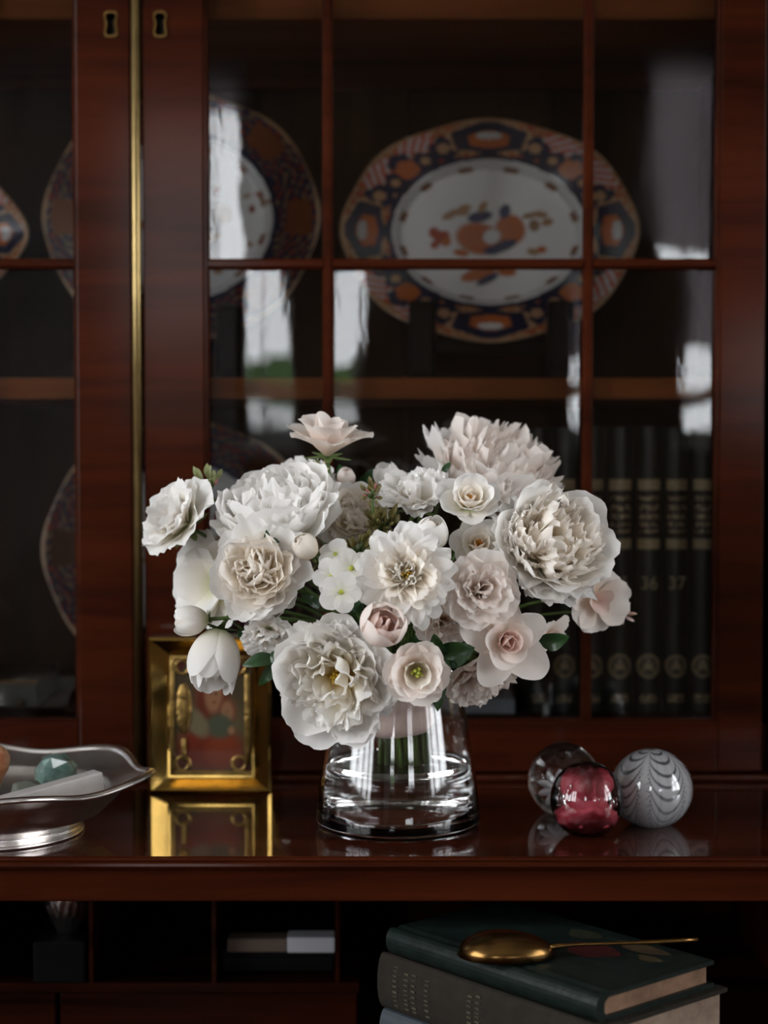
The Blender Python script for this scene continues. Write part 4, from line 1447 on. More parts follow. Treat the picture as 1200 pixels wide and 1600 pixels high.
# ------------------------------------------------------------------ things in the pigeonholes
xa, xb = X(331, DPY) + 0.0035, X(526, DPY) - 0.0035
zp = Z(1488, 1.45)
root = empty('dark_box', ((xa + xb) / 2, 1.52, zpg))
tag(root, 'dark box in the pigeonhole under the letters', 'box')
box('body', xa, xb, 1.46, 1.58, zpg, zp - 0.008, M['black'], root, 0.002)
box('lid', xa - 0.001, xb + 0.001, 1.458, 1.582, zp - 0.008, zp, M['black'], root, 0.001)
o = box('folded_letter', X(447, 1.45), xb + 0.001, 1.448, 1.470, zp, Z(1464, 1.45), M['paper'], None, 0.001)
tag(o, 'bundle of white letters lying in the pigeonhole', 'letter')
o = box('folded_letter', X(352, 1.45), X(446, 1.45), 1.450, 1.470, zp, Z(1467, 1.45), M['paper_tan'], None, 0.001)
tag(o, 'bundle of buff letters lying beside the white letters', 'letter')
# embossed silver cup, partly behind the frieze
cc = P(106, 1456, 1.458)
root = empty('embossed_cup', (cc.x, cc.y, cc.z))
tag(root, 'small embossed silver cup on a block in the pigeonhole', 'cup')
v, f = [], []
seg_, nr_ = 96, 26
for i in range(seg_):
    a = 2 * PI * i / seg_
    for k in range(nr_):
        t = k / (nr_ - 1)
        r_ = 0.008 + 0.012 * math.sin(min(1, t * 1.25) * PI / 2)
        r_ *= 1 + 0.045 * math.cos(16 * a) * math.sin(t * PI * 3)
        v.append((r_ * math.cos(a), r_ * math.sin(a), t * 0.045))
for i in range(seg_):
    j = (i + 1) % seg_
    for k in range(nr_ - 1): f.append((i * nr_ + k, j * nr_ + k, j * nr_ + k + 1, i * nr_ + k + 1))
f.append(tuple(i * nr_ for i in range(seg_ - 1, -1, -1)))
link('fluted_body', mk('fluted_body', v, f, True), M['silver'], root, True)
v, f = lathe([(0.0195, 0.0445), (0.0212, 0.0455), (0.0212, 0.0465), (0.0190, 0.0462)], 48)
link('cup_rim', mk('cup_rim', v, f, True), M['silver'], root, True)
o = box('dark_block', cc.x - 0.024, cc.x + 0.020, cc.y - 0.03, cc.y + 0.05, zpg, cc.z, M['black'], None, 0.002)
tag(o, 'dark wooden block under the embossed silver cup', 'block')
#FLOWERS
# ------------------------------------------------------------------ flowers
FRNG = random.Random(11)
PC = {}


def petal_mesh(L, Wd, th0, th1, p=1.0, cup=0.7, ruf=0.0, rk=2.5, jag=0.0, tr=0.35, base=0.22, vm=0.68, crump=0.0, notch=0.0,
               nu=10, nv=10, seed=0, edge_curl=0.0):
    """one petal growing from the origin along +Z, opening towards +X; unit = flower radius"""
    rg = random.Random(seed * 7919 + 13)
    ph = [rg.uniform(0, 6.28) for _ in range(6)]
    so = Vector((rg.uniform(0, 50), rg.uniform(0, 50), rg.uniform(0, 50)))
    v, uv = [], []
    SN = 40
    xs, zs, an = [0.0], [0.0], []
    for i in range(SN + 1):
        t = i / SN
        th = R(th0 + (th1 - th0) * t ** p) + edge_curl * max(0, t - 0.7) ** 2 * 8
        an.append(th)
        if i < SN:
            xs.append(xs[-1] + math.sin(th) * L / SN)
            zs.append(zs[-1] + math.cos(th) * L / SN)
    er = [rg.uniform(-0.35, 0.35) for _ in range(nu + 1)]
    for j in range(nv + 1):
        vv = j / nv
        for i in range(nu + 1):
            u = i / nu * 2 - 1
            e = 1 - tr * abs(u) ** 2.4 + notch * -math.exp(-(u / 0.22) ** 2)
            jj = jag * (math.sin(u * 9 + ph[0]) * 0.5 + math.sin(u * 17 + ph[1]) * 0.35 + er[i]) * vv ** 3
            s = min(1.0, max(0.0, vv * (e + jj)))
            k = min(SN - 1, int(s * SN)); fr_ = s * SN - k
            x = xs[k] + (xs[k + 1] - xs[k]) * fr_
            z = zs[k] + (zs[k + 1] - zs[k]) * fr_
            th = an[k] + (an[k + 1] - an[k]) * fr_
            w = Wd * (base + (1 - base) * math.sin(min(1, vv / vm) * PI / 2)) * (1 - 0.10 * max(0, vv - vm) / (1 - vm))
            cu = cup * (1 - 0.25 * vv)
            y = w * (math.sin(u * cu) / cu if cu > 0.01 else u)
            dn = w * ((1 - math.cos(u * cu)) / cu if cu > 0.01 else 0)
            amp = ruf * (vv ** 2) * (0.35 + 0.65 * abs(u))
            dn += amp * (math.sin(u * rk * PI + ph[2]) + 0.5 * math.sin(u * rk * 2.1 * PI + ph[3])) * L
            if crump:
                q = Vector((u * 1.5, vv * 1.9, 0)) + so
                dn += crump * vv * mnoise.noise(q) * L
                y += crump * 0.5 * vv * mnoise.noise(q + Vector((9, 3, 1))) * L
            v.append((x - math.cos(th) * dn, y, z + math.sin(th) * dn))
            uv.append((u * 0.5 + 0.5, vv))
    f = []
    for j in range(nv):
        for i in range(nu):
            a = j * (nu + 1) + i
            f.append((a, a + 1, a + nu + 2, a + nu + 1))
    return mk('petal', v, f, True, uv)


def petal(mat, variant, **kw):
    key = (mat, variant % 5, tuple(sorted(kw.items())))
    if key not in PC:
        me = petal_mesh(seed=len(PC) + 1, **kw)
        me.materials.append(M[mat])
        PC[key] = me
    return PC[key]


NECK = VC + Vector((0.004, 0.0, 0.108))          # where the stems are bound
STEM_N = [0]


def axis_rot(axis, roll):
    a = Vector(axis).normalized()
    q = Vector((0, 0, 1)).rotation_difference(a)
    return q.to_matrix() @ Matrix.Rotation(roll, 3, 'Z')


SLOTS = [(0.0183 * math.sqrt((k + 0.5) / 64) * math.cos(k * 2.399963), 0.0183 * math.sqrt((k + 0.5) / 64) * math.sin(k * 2.399963)) for k in range(64)]


def stem_pts(start, axis):
    """each stem takes the free place in the bundle nearest to the side its bloom grows on"""
    k = STEM_N[0]; STEM_N[0] += 1
    dx, dy = (start.x - NECK.x) * 0.13, (start.y - NECK.y) * 0.22
    sl = min(SLOTS, key=lambda q: (q[0] - dx) ** 2 + (q[1] - dy) ** 2)
    SLOTS.remove(sl)
    n = NECK + Vector((sl[0], sl[1], 0))
    a = 0.35
    e = VC + Vector((0.004 + 1.2 * (sl[0] * math.cos(a) - sl[1] * math.sin(a)), 1.2 * (sl[0] * math.sin(a) + sl[1] * math.cos(a)), 0.046 + 0.006 * ((k * 5) % 7) / 7))
    d = (start - n).length
    p1 = bez(start, start - Vector(axis).normalized() * d * 0.25, n + Vector((0, 0, d * 0.35)), n, 8)
    return p1 + [n + (e - n) * 0.4, e]


def add_stem(root, Mx, start, axis, rad=0.0022):
    v, f = tube(stem_pts(start, axis), rad, 6)
    inv = Mx.inverted()
    me = mk('stem', [inv @ p for p in v], f, True)
    link('stem', me, M['stem'], root, True)


GROUP = 'flowers in the bouquet'


def flower(name, label, px, py, rpx, D, axis, layers, roll=None, coff=0.38, cat='flower', stem=0.0016, sq=(1, 1, 1), extra=None, group=GROUP, sepals=True):
    rad = (1.14 if rpx < 70 else 1.07) * rpx / F * D
    ax = Vector(axis).normalized()
    c = P(px, py, D) - ax * (coff * rad)
    rt = axis_rot(ax, FRNG.uniform(0, 6.28) if roll is None else roll)
    Mx = Matrix.Translation(c) @ rt.to_4x4()
    root = empty(name, c, rt)
    tag(root, label, cat, group)
    S = Matrix.Diagonal((rad * sq[0], rad * sq[1], rad * sq[2], 1))
    for li, ly in enumerate(layers):
        ly = dict(ly)
        n = ly.pop('n'); mode = ly.pop('mode', 'ring'); mat = ly.pop('mat', 'p_white')
        lo, hi = ly.pop('lo', 0), ly.pop('hi', 60)
        jit, tw, sj = ly.pop('jit', 6), ly.pop('tw', 8), ly.pop('sj', 0.10)
        r0, z0, off, pw = ly.pop('r0', 0.04), ly.pop('z0', 0.0), ly.pop('off', None), ly.pop('pw', 0.5)
        part = ly.pop('part', 'petal')
        off = FRNG.uniform(0, 6.28) if off is None else off
        for k in range(n):
            if mode == 'ring':
                az, pol = off + 2 * PI * k / n + R(FRNG.uniform(-jit, jit)), R(FRNG.uniform(-jit, jit) * 0.6)
            else:
                az = off + k * 2.399963 + R(FRNG.uniform(-jit, jit))
                pol = R(lo + (hi - lo) * ((k + 0.5) / n) ** pw + FRNG.uniform(-jit, jit) * 0.5)
            sc = 1 + FRNG.uniform(-sj, sj)
            B = Matrix.Rotation(az, 4, 'Z') @ Matrix.Translation(Vector((r0, 0, z0))) @ Matrix.Rotation(pol, 4, 'Y') @ \
                Matrix.Rotation(R(FRNG.uniform(-tw, tw)), 4, 'Z') @ Matrix.Scale(sc, 4)
            link(part, petal(mat, FRNG.randrange(5), **ly), None, root, True, S @ B)
    if sepals:
        for k in range(5):
            B = Matrix.Rotation(2 * PI * k / 5 + 0.4, 4, 'Z') @ Matrix.Translation(Vector((0.03, 0, -0.03)))
            link('sepal', petal('sepal', k, L=0.55, Wd=0.13, th0=100, th1=80, cup=0.6, tr=0.75, base=0.6, vm=0.4, nu=4, nv=5), None, root, True, S @ B)
    if extra: extra(root, S, rad)
    if stem: add_stem(root, Mx, c - ax * 0.02 * rad, ax, stem)
    return root


def stamens(n, L, spread, mat, r=0.012, z0=0.05, name='stamen', head=1.7):
    def fn(root, S, rad):
        for k in range(n):
            a = k * 2.399963
            s = spread * math.sqrt((k + 0.5) / n)
            b = Vector((0.25 * s * math.cos(a), 0.25 * s * math.sin(a), z0))
            t = Vector((s * math.cos(a), s * math.sin(a), z0 + L * (1 - 0.3 * (k + 0.5) / n)))
            v, f = tube([b, (b + t) / 2 + Vector((0, 0, 0.02)), t, t + (t - b).normalized() * r * 3], [r * 0.6, r * 0.6, r * head, r * 0.4], 5)
            link(name, mk(name, v, f, True), M[mat], root, True, S)
    return fn


# ---- kinds of bloom, as layers of petals (unit: radius of the bloom)
def peony(inner='p_cream', guard='p_white', open_=0, n_in=46, n_mid=20, loose=0.0, gL=1.0, iL=1.0, tip=-58, fringe=0.0):
    return [
        dict(n=5, L=1.18 * gL, Wd=0.62, th0=92, th1=20 + open_, p=0.8, cup=0.95, ruf=0.02, jag=0.03, tr=0.30, crump=0.06, mat=guard, jit=9, nu=12, nv=12),
        dict(n=6, L=1.12 * gL, Wd=0.56, th0=84, th1=12 + open_, p=0.8, cup=0.95, ruf=0.03, jag=0.05, tr=0.28, crump=0.08, mat=guard, jit=10, nu=12, nv=12),
        dict(n=n_mid, mode='cap', lo=50, hi=74, L=1.06 * iL, Wd=0.38, th0=22, th1=tip + 12, cup=0.7, ruf=0.035 + loose * 0.03, jag=0.08 + fringe, tr=0.20, crump=0.14 + loose * 0.08, mat=guard, jit=12, tw=18, nu=14, nv=12),
        dict(n=n_in, mode='cap', lo=4, hi=58, L=0.98 * iL, Wd=0.27 + loose * 0.07, th0=20, th1=tip, p=1.3, cup=0.6, ruf=0.04 + loose * 0.03, jag=0.10 + fringe, tr=0.15, crump=0.18 + loose * 0.08, mat=inner, jit=14, tw=35, sj=0.13, nu=14, nv=12),
    ]


def rosette(mat='p_cream', outer='p_white'):
    return [
        dict(n=7, L=0.93, Wd=0.50, th0=85, th1=66, cup=0.6, ruf=0.02, crump=0.06, tr=0.25, mat=outer, jit=10, nu=12),
        dict(n=22, mode='cap', lo=64, hi=88, L=0.98, Wd=0.38, th0=14, th1=-30, cup=0.9, ruf=0.03, jag=0.03, crump=0.08, tr=0.25, mat=outer, jit=8, tw=14),
        dict(n=24, mode='cap', lo=44, hi=68, L=0.88, Wd=0.36, th0=16, th1=-42, cup=0.9, ruf=0.02, jag=0.03, crump=0.10, tr=0.25, mat=mat, jit=9, tw=25),
        dict(n=30, mode='cap', lo=8, hi=46, L=0.70, Wd=0.25, th0=16, th1=-44, cup=1.1, ruf=0.03, jag=0.04, crump=0.14, tr=0.25, mat=mat, jit=12, tw=70),
    ]


def pompon(mat='p_cream', outer='p_white'):
    return [
        dict(n=20, mode='cap', lo=72, hi=88, L=1.0, Wd=0.31, th0=-6, th1=12, cup=0.9, ruf=0.02, jag=0.03, crump=0.08, tr=0.6, mat=outer, jit=8, tw=14),
        dict(n=26, mode='cap', lo=52, hi=74, L=0.95, Wd=0.29, th0=-2, th1=6, cup=1.0, ruf=0.03, jag=0.03, crump=0.10, tr=0.55, mat=outer, jit=9, tw=20),
        dict(n=30, mode='cap', lo=30, hi=56, L=0.82, Wd=0.24, th0=4, th1=-12, cup=1.1, ruf=0.03, jag=0.04, crump=0.14, tr=0.5, mat=mat, jit=10, tw=35),
        dict(n=18, mode='cap', lo=10, hi=32, L=0.60, Wd=0.15, th0=4, th1=-20, cup=1.1, ruf=0.03, crump=0.2, tr=0.5, mat='p_yellow', jit=12, tw=60),
    ]


def lisianthus(mat='p_white', op=0):
    return [
        dict(n=6, L=1.06, Wd=0.60, th0=50, th1=78 + op, p=1.2, cup=0.7, ruf=0.06, rk=3.5, jag=0.05, tr=0.22, crump=0.10, mat=mat, jit=8, nu=14, nv=10),
        dict(n=7, L=0.98, Wd=0.50, th0=32, th1=58, p=1.2, cup=0.8, ruf=0.07, rk=3.5, jag=0.05, tr=0.2, crump=0.12, mat=mat, jit=9, nu=14, nv=10),
        dict(n=7, L=0.90, Wd=0.40, th0=20, th1=36, p=1.2, cup=0.9, ruf=0.07, rk=3, jag=0.06, tr=0.2, crump=0.14, mat=mat, jit=10, nu=12, nv=10),
        dict(n=6, L=0.80, Wd=0.28, th0=8, th1=14, p=1.2, cup=1.1, ruf=0.06, rk=3, jag=0.05, tr=0.2, crump=0.15, mat=mat, jit=12, nu=10),
    ]


def carnation(mat='p_white', hi=80):
    return [
        dict(n=8, mode='ring', L=1.08, Wd=0.54, th0=30, th1=hi, p=0.6, cup=0.5, ruf=0.06, rk=3, jag=0.10, tr=0.15, crump=0.14, mat=mat, jit=12, nu=14, tw=14),
        dict(n=11, mode='cap', lo=34, hi=64, L=1.02, Wd=0.44, th0=-4, th1=12, cup=0.6, ruf=0.06, rk=3, jag=0.11, tr=0.15, crump=0.18, mat=mat, jit=12, tw=30, nu=14),
        dict(n=10, mode='cap', lo=4, hi=38, L=0.95, Wd=0.36, th0=0, th1=-10, cup=0.7, ruf=0.06, rk=3, jag=0.12, tr=0.15, crump=0.22, mat=mat, jit=14, tw=50, nu=14),
    ]


def cup_rose(mat='p_white', core='p_cream', op=0, n=4):
    return [
        dict(n=6, L=1.05, Wd=0.56, th0=70, th1=58 + op, cup=0.8, ruf=0.02, crump=0.05, tr=0.32, mat=mat, jit=10, nu=12),
        dict(n=6, L=0.98, Wd=0.50, th0=56, th1=22 + op * 0.5, cup=0.95, ruf=0.02, crump=0.05, tr=0.32, mat=mat, jit=9, nu=12),
        dict(n=5, L=0.82, Wd=0.40, th0=40, th1=2, cup=1.1, ruf=0.015, crump=0.05, tr=0.32, mat=core, jit=9),
        dict(n=n, L=0.66, Wd=0.28, th0=24, th1=-12, cup=1.3, ruf=0.01, crump=0.05, tr=0.32, mat=core, jit=9),
    ]


def bud(mat='p_white', inner='p_cream', tip=-46, wid=0.72):
    return [
        dict(n=4, L=1.95, Wd=wid, th0=86, th1=tip, p=0.85, cup=1.25, ruf=0.0, crump=0.03, tr=0.35, base=0.35, vm=0.5, mat=mat, jit=8, sj=0.03, r0=0.0, nu=12, nv=14),
        dict(n=4, L=1.86, Wd=wid * 0.95, th0=80, th1=tip - 2, p=0.85, cup=1.3, crump=0.03, tr=0.35, base=0.35, vm=0.5, mat=mat, jit=8, sj=0.03, r0=0.0, nu=12, nv=14),
        dict(n=4, L=1.70, Wd=wid * 0.7, th0=66, th1=tip + 6, p=0.85, cup=1.4, crump=0.05, tr=0.3, base=0.35, vm=0.5, mat=inner, jit=8, r0=0.0, nv=12),
        dict(n=5, L=1.45, Wd=wid * 0.4, th0=40, th1=-30, p=0.85, cup=1.5, crump=0.06, tr=0.3, base=0.35, vm=0.5, mat=inner, jit=8, r0=0.0, nv=12),
    ]


M['sepal'].name = 'sepal_green'

# ---- the large blooms
flower('peony', 'largest white peony with ruffled centre and green-tinged outer cup in front of the leather volumes', 864, 848, 95, 1.265, (0.34, -0.80, 0.36),
       peony(n_in=60, n_mid=20, guard='p_white', inner='p_cream', gL=1.08, open_=4, iL=1.0, tip=-38, fringe=0.06), roll=0.6, coff=0.42)
flower('peony', 'fringed white peony rising behind the open cream rose with orange stamens', 772, 730, 104, 1.385, (0.32, -0.40, 0.86),
       peony(guard='p_white', inner='p_blush', n_in=64, gL=0.92, iL=1.10, tip=-34, fringe=0.08), roll=1.1, coff=0.48)
flower('peony', 'broad white peony with smooth cupped outer petals above the quartered garden rose', 432, 790, 106, 1.30, (-0.25, -0.42, 0.87),
       peony(guard='p_white', inner='p_white', open_=-14, n_in=34, n_mid=16), roll=2.3, coff=0.46, sq=(1, 1, 0.95))
flower('peony', 'loose cream peony with torn ruffled petals hanging over the rim of the vase', 526, 1060, 91, 1.222, (-0.16, -0.95, -0.16),
       peony(guard='p_white', inner='p_yellow', open_=14, n_in=30, n_mid=26, loose=0.6, gL=1.10, tip=-34, fringe=0.04), roll=0.2, coff=0.36, sq=(0.94, 1.06, 0.9), extra=stamens(14, 0.4, 0.12, 'pollen', 0.016))
flower('garden_rose', 'quartered cream garden rose below the broad peony', 402, 893, 77, 1.235, (-0.12, -0.97, 0.16), rosette(), roll=0.4, coff=0.40)
flower('garden_rose', 'pompon rose with pointed white petals and yellow heart', 635, 898, 75, 1.205, (0.05, -0.97, 0.16), pompon(), roll=0.0, coff=0.36,
       extra=stamens(14, 0.36, 0.13, 'pollen', 0.014))
flower('lisianthus', 'frilled blush lisianthus tucked under the largest peony', 752, 921, 58, 1.232, (0.14, -0.95, 0.12), lisianthus('p_blush'), roll=0.5)
flower('spray_rose', 'open cream rose with orange stamens beside the upright carnation', 735, 779, 45, 1.268, (0.06, -0.80, 0.58), cup_rose('p_white', 'p_cream', 0), roll=0.2,
       extra=stamens(9, 0.42, 0.14, 'stamen', 0.020))
flower('carnation', 'white carnation with serrated petals opening upwards', 651, 768, 55, 1.310, (-0.10, -0.46, 0.86), carnation('p_white', 66), roll=0.1, coff=0.5)
flower('peony_bud', 'round white peony bud between the carnation and the pompon rose', 674, 836, 34, 1.262, (0.10, -0.62, 0.76), bud('p_white', 'p_cream', -52), coff=0.75, cat='flower bud')
flower('spray_rose', 'half hidden white rose with orange stamens against the largest peony', 748, 850, 42, 1.275, (0.05, -0.90, 0.40), cup_rose('p_white', 'p_cream', 6), roll=0.9,
       extra=stamens(12, 0.42, 0.18, 'stamen', 0.024))
flower('peony_bud', 'small ivory bud beside the quartered garden rose', 478, 854, 27, 1.238, (-0.35, -0.75, 0.45), bud('p_cream', 'p_cream', -58), coff=0.75, cat='flower bud')
flower('garden_rose', 'closed globe rose with pinkish heart under the pompon rose', 598, 976, 43, 1.200, (0.18, -0.93, 0.32), bud('p_blush', 'p_pink', -38, 0.70), coff=0.75, roll=0.3)
flower('lisianthus', 'open blush lisianthus with green pistil above the ribbon', 651, 1050, 50, 1.200, (0.06, -0.98, -0.12),
       [dict(n=6, L=1.05, Wd=0.60, th0=58, th1=70, p=1.2, cup=0.85, ruf=0.03, jag=0.03, tr=0.25, crump=0.06, mat='p_blush', jit=8, nu=12),
        dict(n=6, L=0.96, Wd=0.52, th0=46, th1=40, cup=1.0, ruf=0.03, jag=0.03, tr=0.25, crump=0.06, mat='p_blush', jit=8, nu=12),
        dict(n=5, L=0.78, Wd=0.36, th0=44, th1=8, cup=1.1, ruf=0.03, tr=0.25, crump=0.08, mat='p_cream', jit=8)], roll=0.1,
       extra=stamens(6, 0.40, 0.13, 'pistil', 0.05, 0.05, 'pistil', 1.4))
flower('spray_rose', 'blush spray rose with pale pink heart and wide flat outer petals', 795, 1002, 60, 1.235, (0.22, -0.94, 0.05),
       [dict(n=5, L=1.12, Wd=0.46, th0=84, th1=82, cup=0.5, ruf=0.015, crump=0.04, tr=0.35, mat='p_blush', jit=6, nu=12, off=0.5),
        dict(n=5, L=0.72, Wd=0.40, th0=60, th1=48, cup=0.9, ruf=0.01, crump=0.04, tr=0.32, mat='p_blush', jit=8),
        dict(n=5, L=0.56, Wd=0.32, th0=44, th1=8, cup=1.2, crump=0.04, tr=0.3, mat='p_pink', jit=8),
        dict(n=5, L=0.48, Wd=0.24, th0=24, th1=-16, cup=1.4, crump=0.04, tr=0.3, mat='p_pink', jit=8)], roll=0.2, coff=0.3)
flower('spray_rose', 'blush rose standing highest in the bouquet with reflexed petals', 513, 690, 62, 1.330, (0.06, -0.22, 0.97),
       [dict(n=6, L=1.05, Wd=0.46, th0=50, th1=76, p=1.4, cup=0.8, ruf=0.03, crump=0.06, tr=0.32, mat='p_blush', jit=12, nu=12, edge_curl=0.5),
        dict(n=5, L=0.98, Wd=0.40, th0=34, th1=46, cup=0.9, ruf=0.02, crump=0.05, tr=0.3, mat='p_blush', jit=10, edge_curl=0.5),
        dict(n=5, L=0.90, Wd=0.36, th0=24, th1=10, cup=1.1, crump=0.05, tr=0.4, mat='p_blush', jit=10, edge_curl=0.6)], coff=0.32, roll=0.6)
flower('lisianthus', 'white frilled lisianthus reaching out in front of the brass strip', 271, 807, 64, 1.315, (-0.62, -0.55, 0.48), lisianthus('p_white', 8), roll=0.7, coff=0.45)
flower('rose_bud', 'plump white rosebud drooping in front of the gilt icon', 336, 1030, 46, 1.262, (-0.10, -0.45, -0.86), bud('p_white', 'p_white', -30, 0.66), coff=0.95, cat='flower bud', roll=0.4, sq=(1, 1, 1.22))
flower('rose_bud', 'pointed cream rosebud above the drooping white rosebud', 298, 970, 28, 1.258, (-0.95, -0.30, -0.06), bud('p_white', 'p_cream', -44, 0.62), coff=0.9, cat='flower bud', sq=(1, 1, 1.12))
flower('carnation', 'small dim white carnation below the quartered garden rose', 417, 996, 40, 1.252, (-0.10, -0.86, -0.45), carnation('p_white', 78), coff=0.45)
flower('carnation', 'blush carnation drooping beside the rim of the vase', 752, 1060, 56, 1.275, (0.30, -0.60, -0.74), carnation('p_blush', 74), coff=0.48)
flower('garden_rose', 'cream garden rose sunk between the broad peony and the olive buds', 552, 800, 56, 1.320, (0.05, -0.80, 0.55), rosette('p_cream', 'p_white'), coff=0.40)
flower('carnation', 'blush carnation filling the gap between the globe rose and the frilled lisianthus', 690, 972, 40, 1.262, (0.0, -0.95, -0.1), carnation('p_blush', 78), coff=0.45)
flower('lisianthus', 'white lisianthus with large plain petals behind the quartered garden rose', 322, 912, 66, 1.322, (-0.60, -0.75, 0.10),
       [dict(n=6, L=1.08, Wd=0.62, th0=64, th1=84, p=1.2, cup=0.6, ruf=0.035, rk=3, jag=0.04, tr=0.25, crump=0.08, mat='p_white', jit=8, nu=14),
        dict(n=5, L=0.9, Wd=0.5, th0=40, th1=56, cup=0.8, ruf=0.04, tr=0.25, crump=0.08, mat='p_white', jit=8, nu=12)], coff=0.4)
flower('rose_bud', 'greenish white bud under the quartered garden rose', 428, 950, 20, 1.258, (0.1, -0.8, -0.4), bud('p_white', 'p_white', -50), coff=0.75, cat='flower bud')
flower('rose_bud', 'white bud behind the upright carnation', 604, 744, 24, 1.362, (-0.3, -0.4, 0.85), bud('p_white', 'p_white', -40), coff=0.8, cat='flower bud')
flower('rose_bud', 'pale bud below the highest blush rose', 541, 746, 18, 1.368, (0.1, -0.4, 0.9), bud('p_blush', 'p_blush', -50), coff=0.8, cat='flower bud')
flower('carnation', 'white carnation filling behind the broad peony', 480, 748, 46, 1.365, (0.1, -0.5, 0.85), carnation('p_white', 70), coff=0.5)
flower('sweet_pea', 'pale sweet pea with pink tipped buds in front of the leather volumes', 934, 938, 48, 1.330, (0.45, -0.85, -0.15),
       [dict(n=5, L=1.0, Wd=0.66, th0=70, th1=88, cup=0.5, ruf=0.03, crump=0.08, jag=0.04, tr=0.25, mat='p_blush', jit=10, nu=12, off=1.2),
        dict(n=3, L=0.6, Wd=0.3, th0=30, th1=40, cup=1.0, crump=0.08, tr=0.4, mat='p_pink', jit=10)], coff=0.2)
flower('sweet_pea', 'small pale sweet pea behind the glossy leaf under the largest peony', 862, 992, 34, 1.300, (0.62, -0.6, -0.35),
       [dict(n=4, L=1.05, Wd=0.5, th0=66, th1=86, cup=0.5, ruf=0.04, crump=0.1, jag=0.06, tr=0.25, mat='p_blush', jit=10, nu=12),
        dict(n=3, L=0.6, Wd=0.3, th0=30, th1=40, cup=1.0, crump=0.08, tr=0.4, mat='p_pink', jit=10)], coff=0.2)


# ---- phlox: five flat round petals round a green eye
def eye(root, S, rad):
    v, f = lathe([(0.0, 0.07), (0.06, 0.09), (0.11, 0.06), (0.13, 0.0)], 12)
    link('flower_eye', mk('flower_eye', v, f, True), M['pistil'], root, True, S)
    v, f = tube([Vector((0, 0, 0.0)), Vector((0, 0, -0.5))], [0.10, 0.07], 8)
    link('flower_tube', mk('flower_tube', v, f, True), M['p_white'], root, True, S)


PH = [dict(n=5, L=1.0, Wd=0.50, th0=84, th1=96, cup=0.25, ruf=0.015, crump=0.05, tr=0.30, base=0.25, mat='p_phlox', jit=4, nu=10, nv=8, tw=4)]
for (px, py, r, D, ax, lab) in (
        (518, 900, 28, 1.228, (-0.15, -0.98, 0.1), 'flat white phlox with green eye facing the quartered garden rose'),
        (549, 888, 30, 1.222, (0.1, -0.97, 0.2), 'flat white phlox touching the pompon rose'),
        (533, 925, 30, 1.200, (0.0, -0.98, -0.15), 'flat white phlox just above the loose peony'),
        (524, 866, 24, 1.240, (-0.1, -0.75, 0.65), 'flat white phlox under the sunken cream rose'),
        (566, 912, 20, 1.238, (0.3, -0.9, -0.2), 'flat white phlox half hidden behind the pompon rose')):
    flower('phlox', lab, px, py, r, D, ax, PH, coff=0.0, sepals=False, extra=eye, stem=0.0010)


# ---- leaves and filler sprigs
def leaf_mesh(base, tip, width, nrm, fold=0.25, bend=0.12):
    ax = tip - base; L = ax.length; ax.normalize()
    sd = ax.cross(nrm).normalized(); up = sd.cross(ax)
    nu, nv = 6, 12
    v, uv, f = [], [], []
    for j in range(nv + 1):
        t = j / nv
        w = width * math.sin(PI * min(1, t * 0.98 + 0.02)) ** 0.75 * (1 - 0.25 * t)
        for i in range(nu + 1):
            u = i / nu * 2 - 1
            v.append(base + ax * (L * t) + sd * (u * w) + up * (abs(u) * w * fold + bend * L * math.sin(PI * t) - 0.10 * width * math.sin(t * 9) * u * u))
            uv.append((u * 0.5 + 0.5, t))
    for j in range(nv):
        for i in range(nu):
            a = j * (nu + 1) + i
            f.append((a, a + 1, a + nu + 2, a + nu + 1))
    return mk('leaf', v, f, True, uv)


def sprig(label, leaves, D, mat='leaf', name='leaf_sprig', stem=0.0012):
    """leaves: (base px, base py, tip px, tip py, half width px, depth shift of the tip, roll)"""
    b0 = P(leaves[0][0], leaves[0][1], D)
    root = empty(name, b0)
    tag(root, label, 'foliage', 'green leaves in the bouquet')
    for (bx, by, tx, ty, w, dd, roll) in leaves:
        b, t = P(bx, by, D), P(tx, ty, D + dd)
        ax = (t - b).normalized()
        n = Vector((0, -1, 0.25)); n = (Matrix.Rotation(roll, 3, ax) @ n)
        link('leaf', leaf_mesh(b, t, w / F * D, n), M[mat], root)
        if (b - b0).length > 0.004:
            v, f = tube([b0, (b0 + b) / 2, b], stem, 5)
            link('stalk', mk('stalk', v, f, True), M['stem'], root)
    ax = Vector((0, -0.5, 0.4))
    v, f = tube(stem_pts(b0, ax), stem, 6)
    link('stem', mk('stem', v, f, True), M['stem'], root)


sprig('dark green leaf spray between the drooping rosebud and the loose peony', [(436, 1030, 378, 1040, 14, -0.006, 0.3), (430, 1036, 404, 1072, 11, -0.006, -0.3), (436, 1014, 424, 1036, 7, -0.006, 0.6)], 1.246)
sprig('two glossy dark leaves beside the blush spray rose', [(682, 1030, 742, 1012, 24, -0.01, 0.2), (690, 1030, 678, 990, 16, -0.015, -0.3)], 1.240)
sprig('dark leaf curving down over the rim of the vase', [(700, 1030, 683, 1112, 20, -0.005, 0.5)], 1.225)
sprig('glossy pointed leaf under the largest peony', [(842, 1004, 890, 995, 17, -0.01, 0.4)], 1.255)
sprig('tiny leaf above the quartered garden rose', [(418, 842, 416, 828, 6, -0.01, 0.1), (424, 844, 438, 848, 5, -0.01, 0.0)], 1.245)
sprig('thin leaf behind the highest blush rose', [(560, 760, 584, 732, 9, 0.0, 0.4), (540, 765, 530, 725, 10, 0.01, 0.0)], 1.402)
sprig('small leaf between the upright carnation and the fringed peony', [(690, 740, 704, 722, 6, 0, 0.1), (690, 746, 688, 752, 4, 0, 0.2)], 1.328)
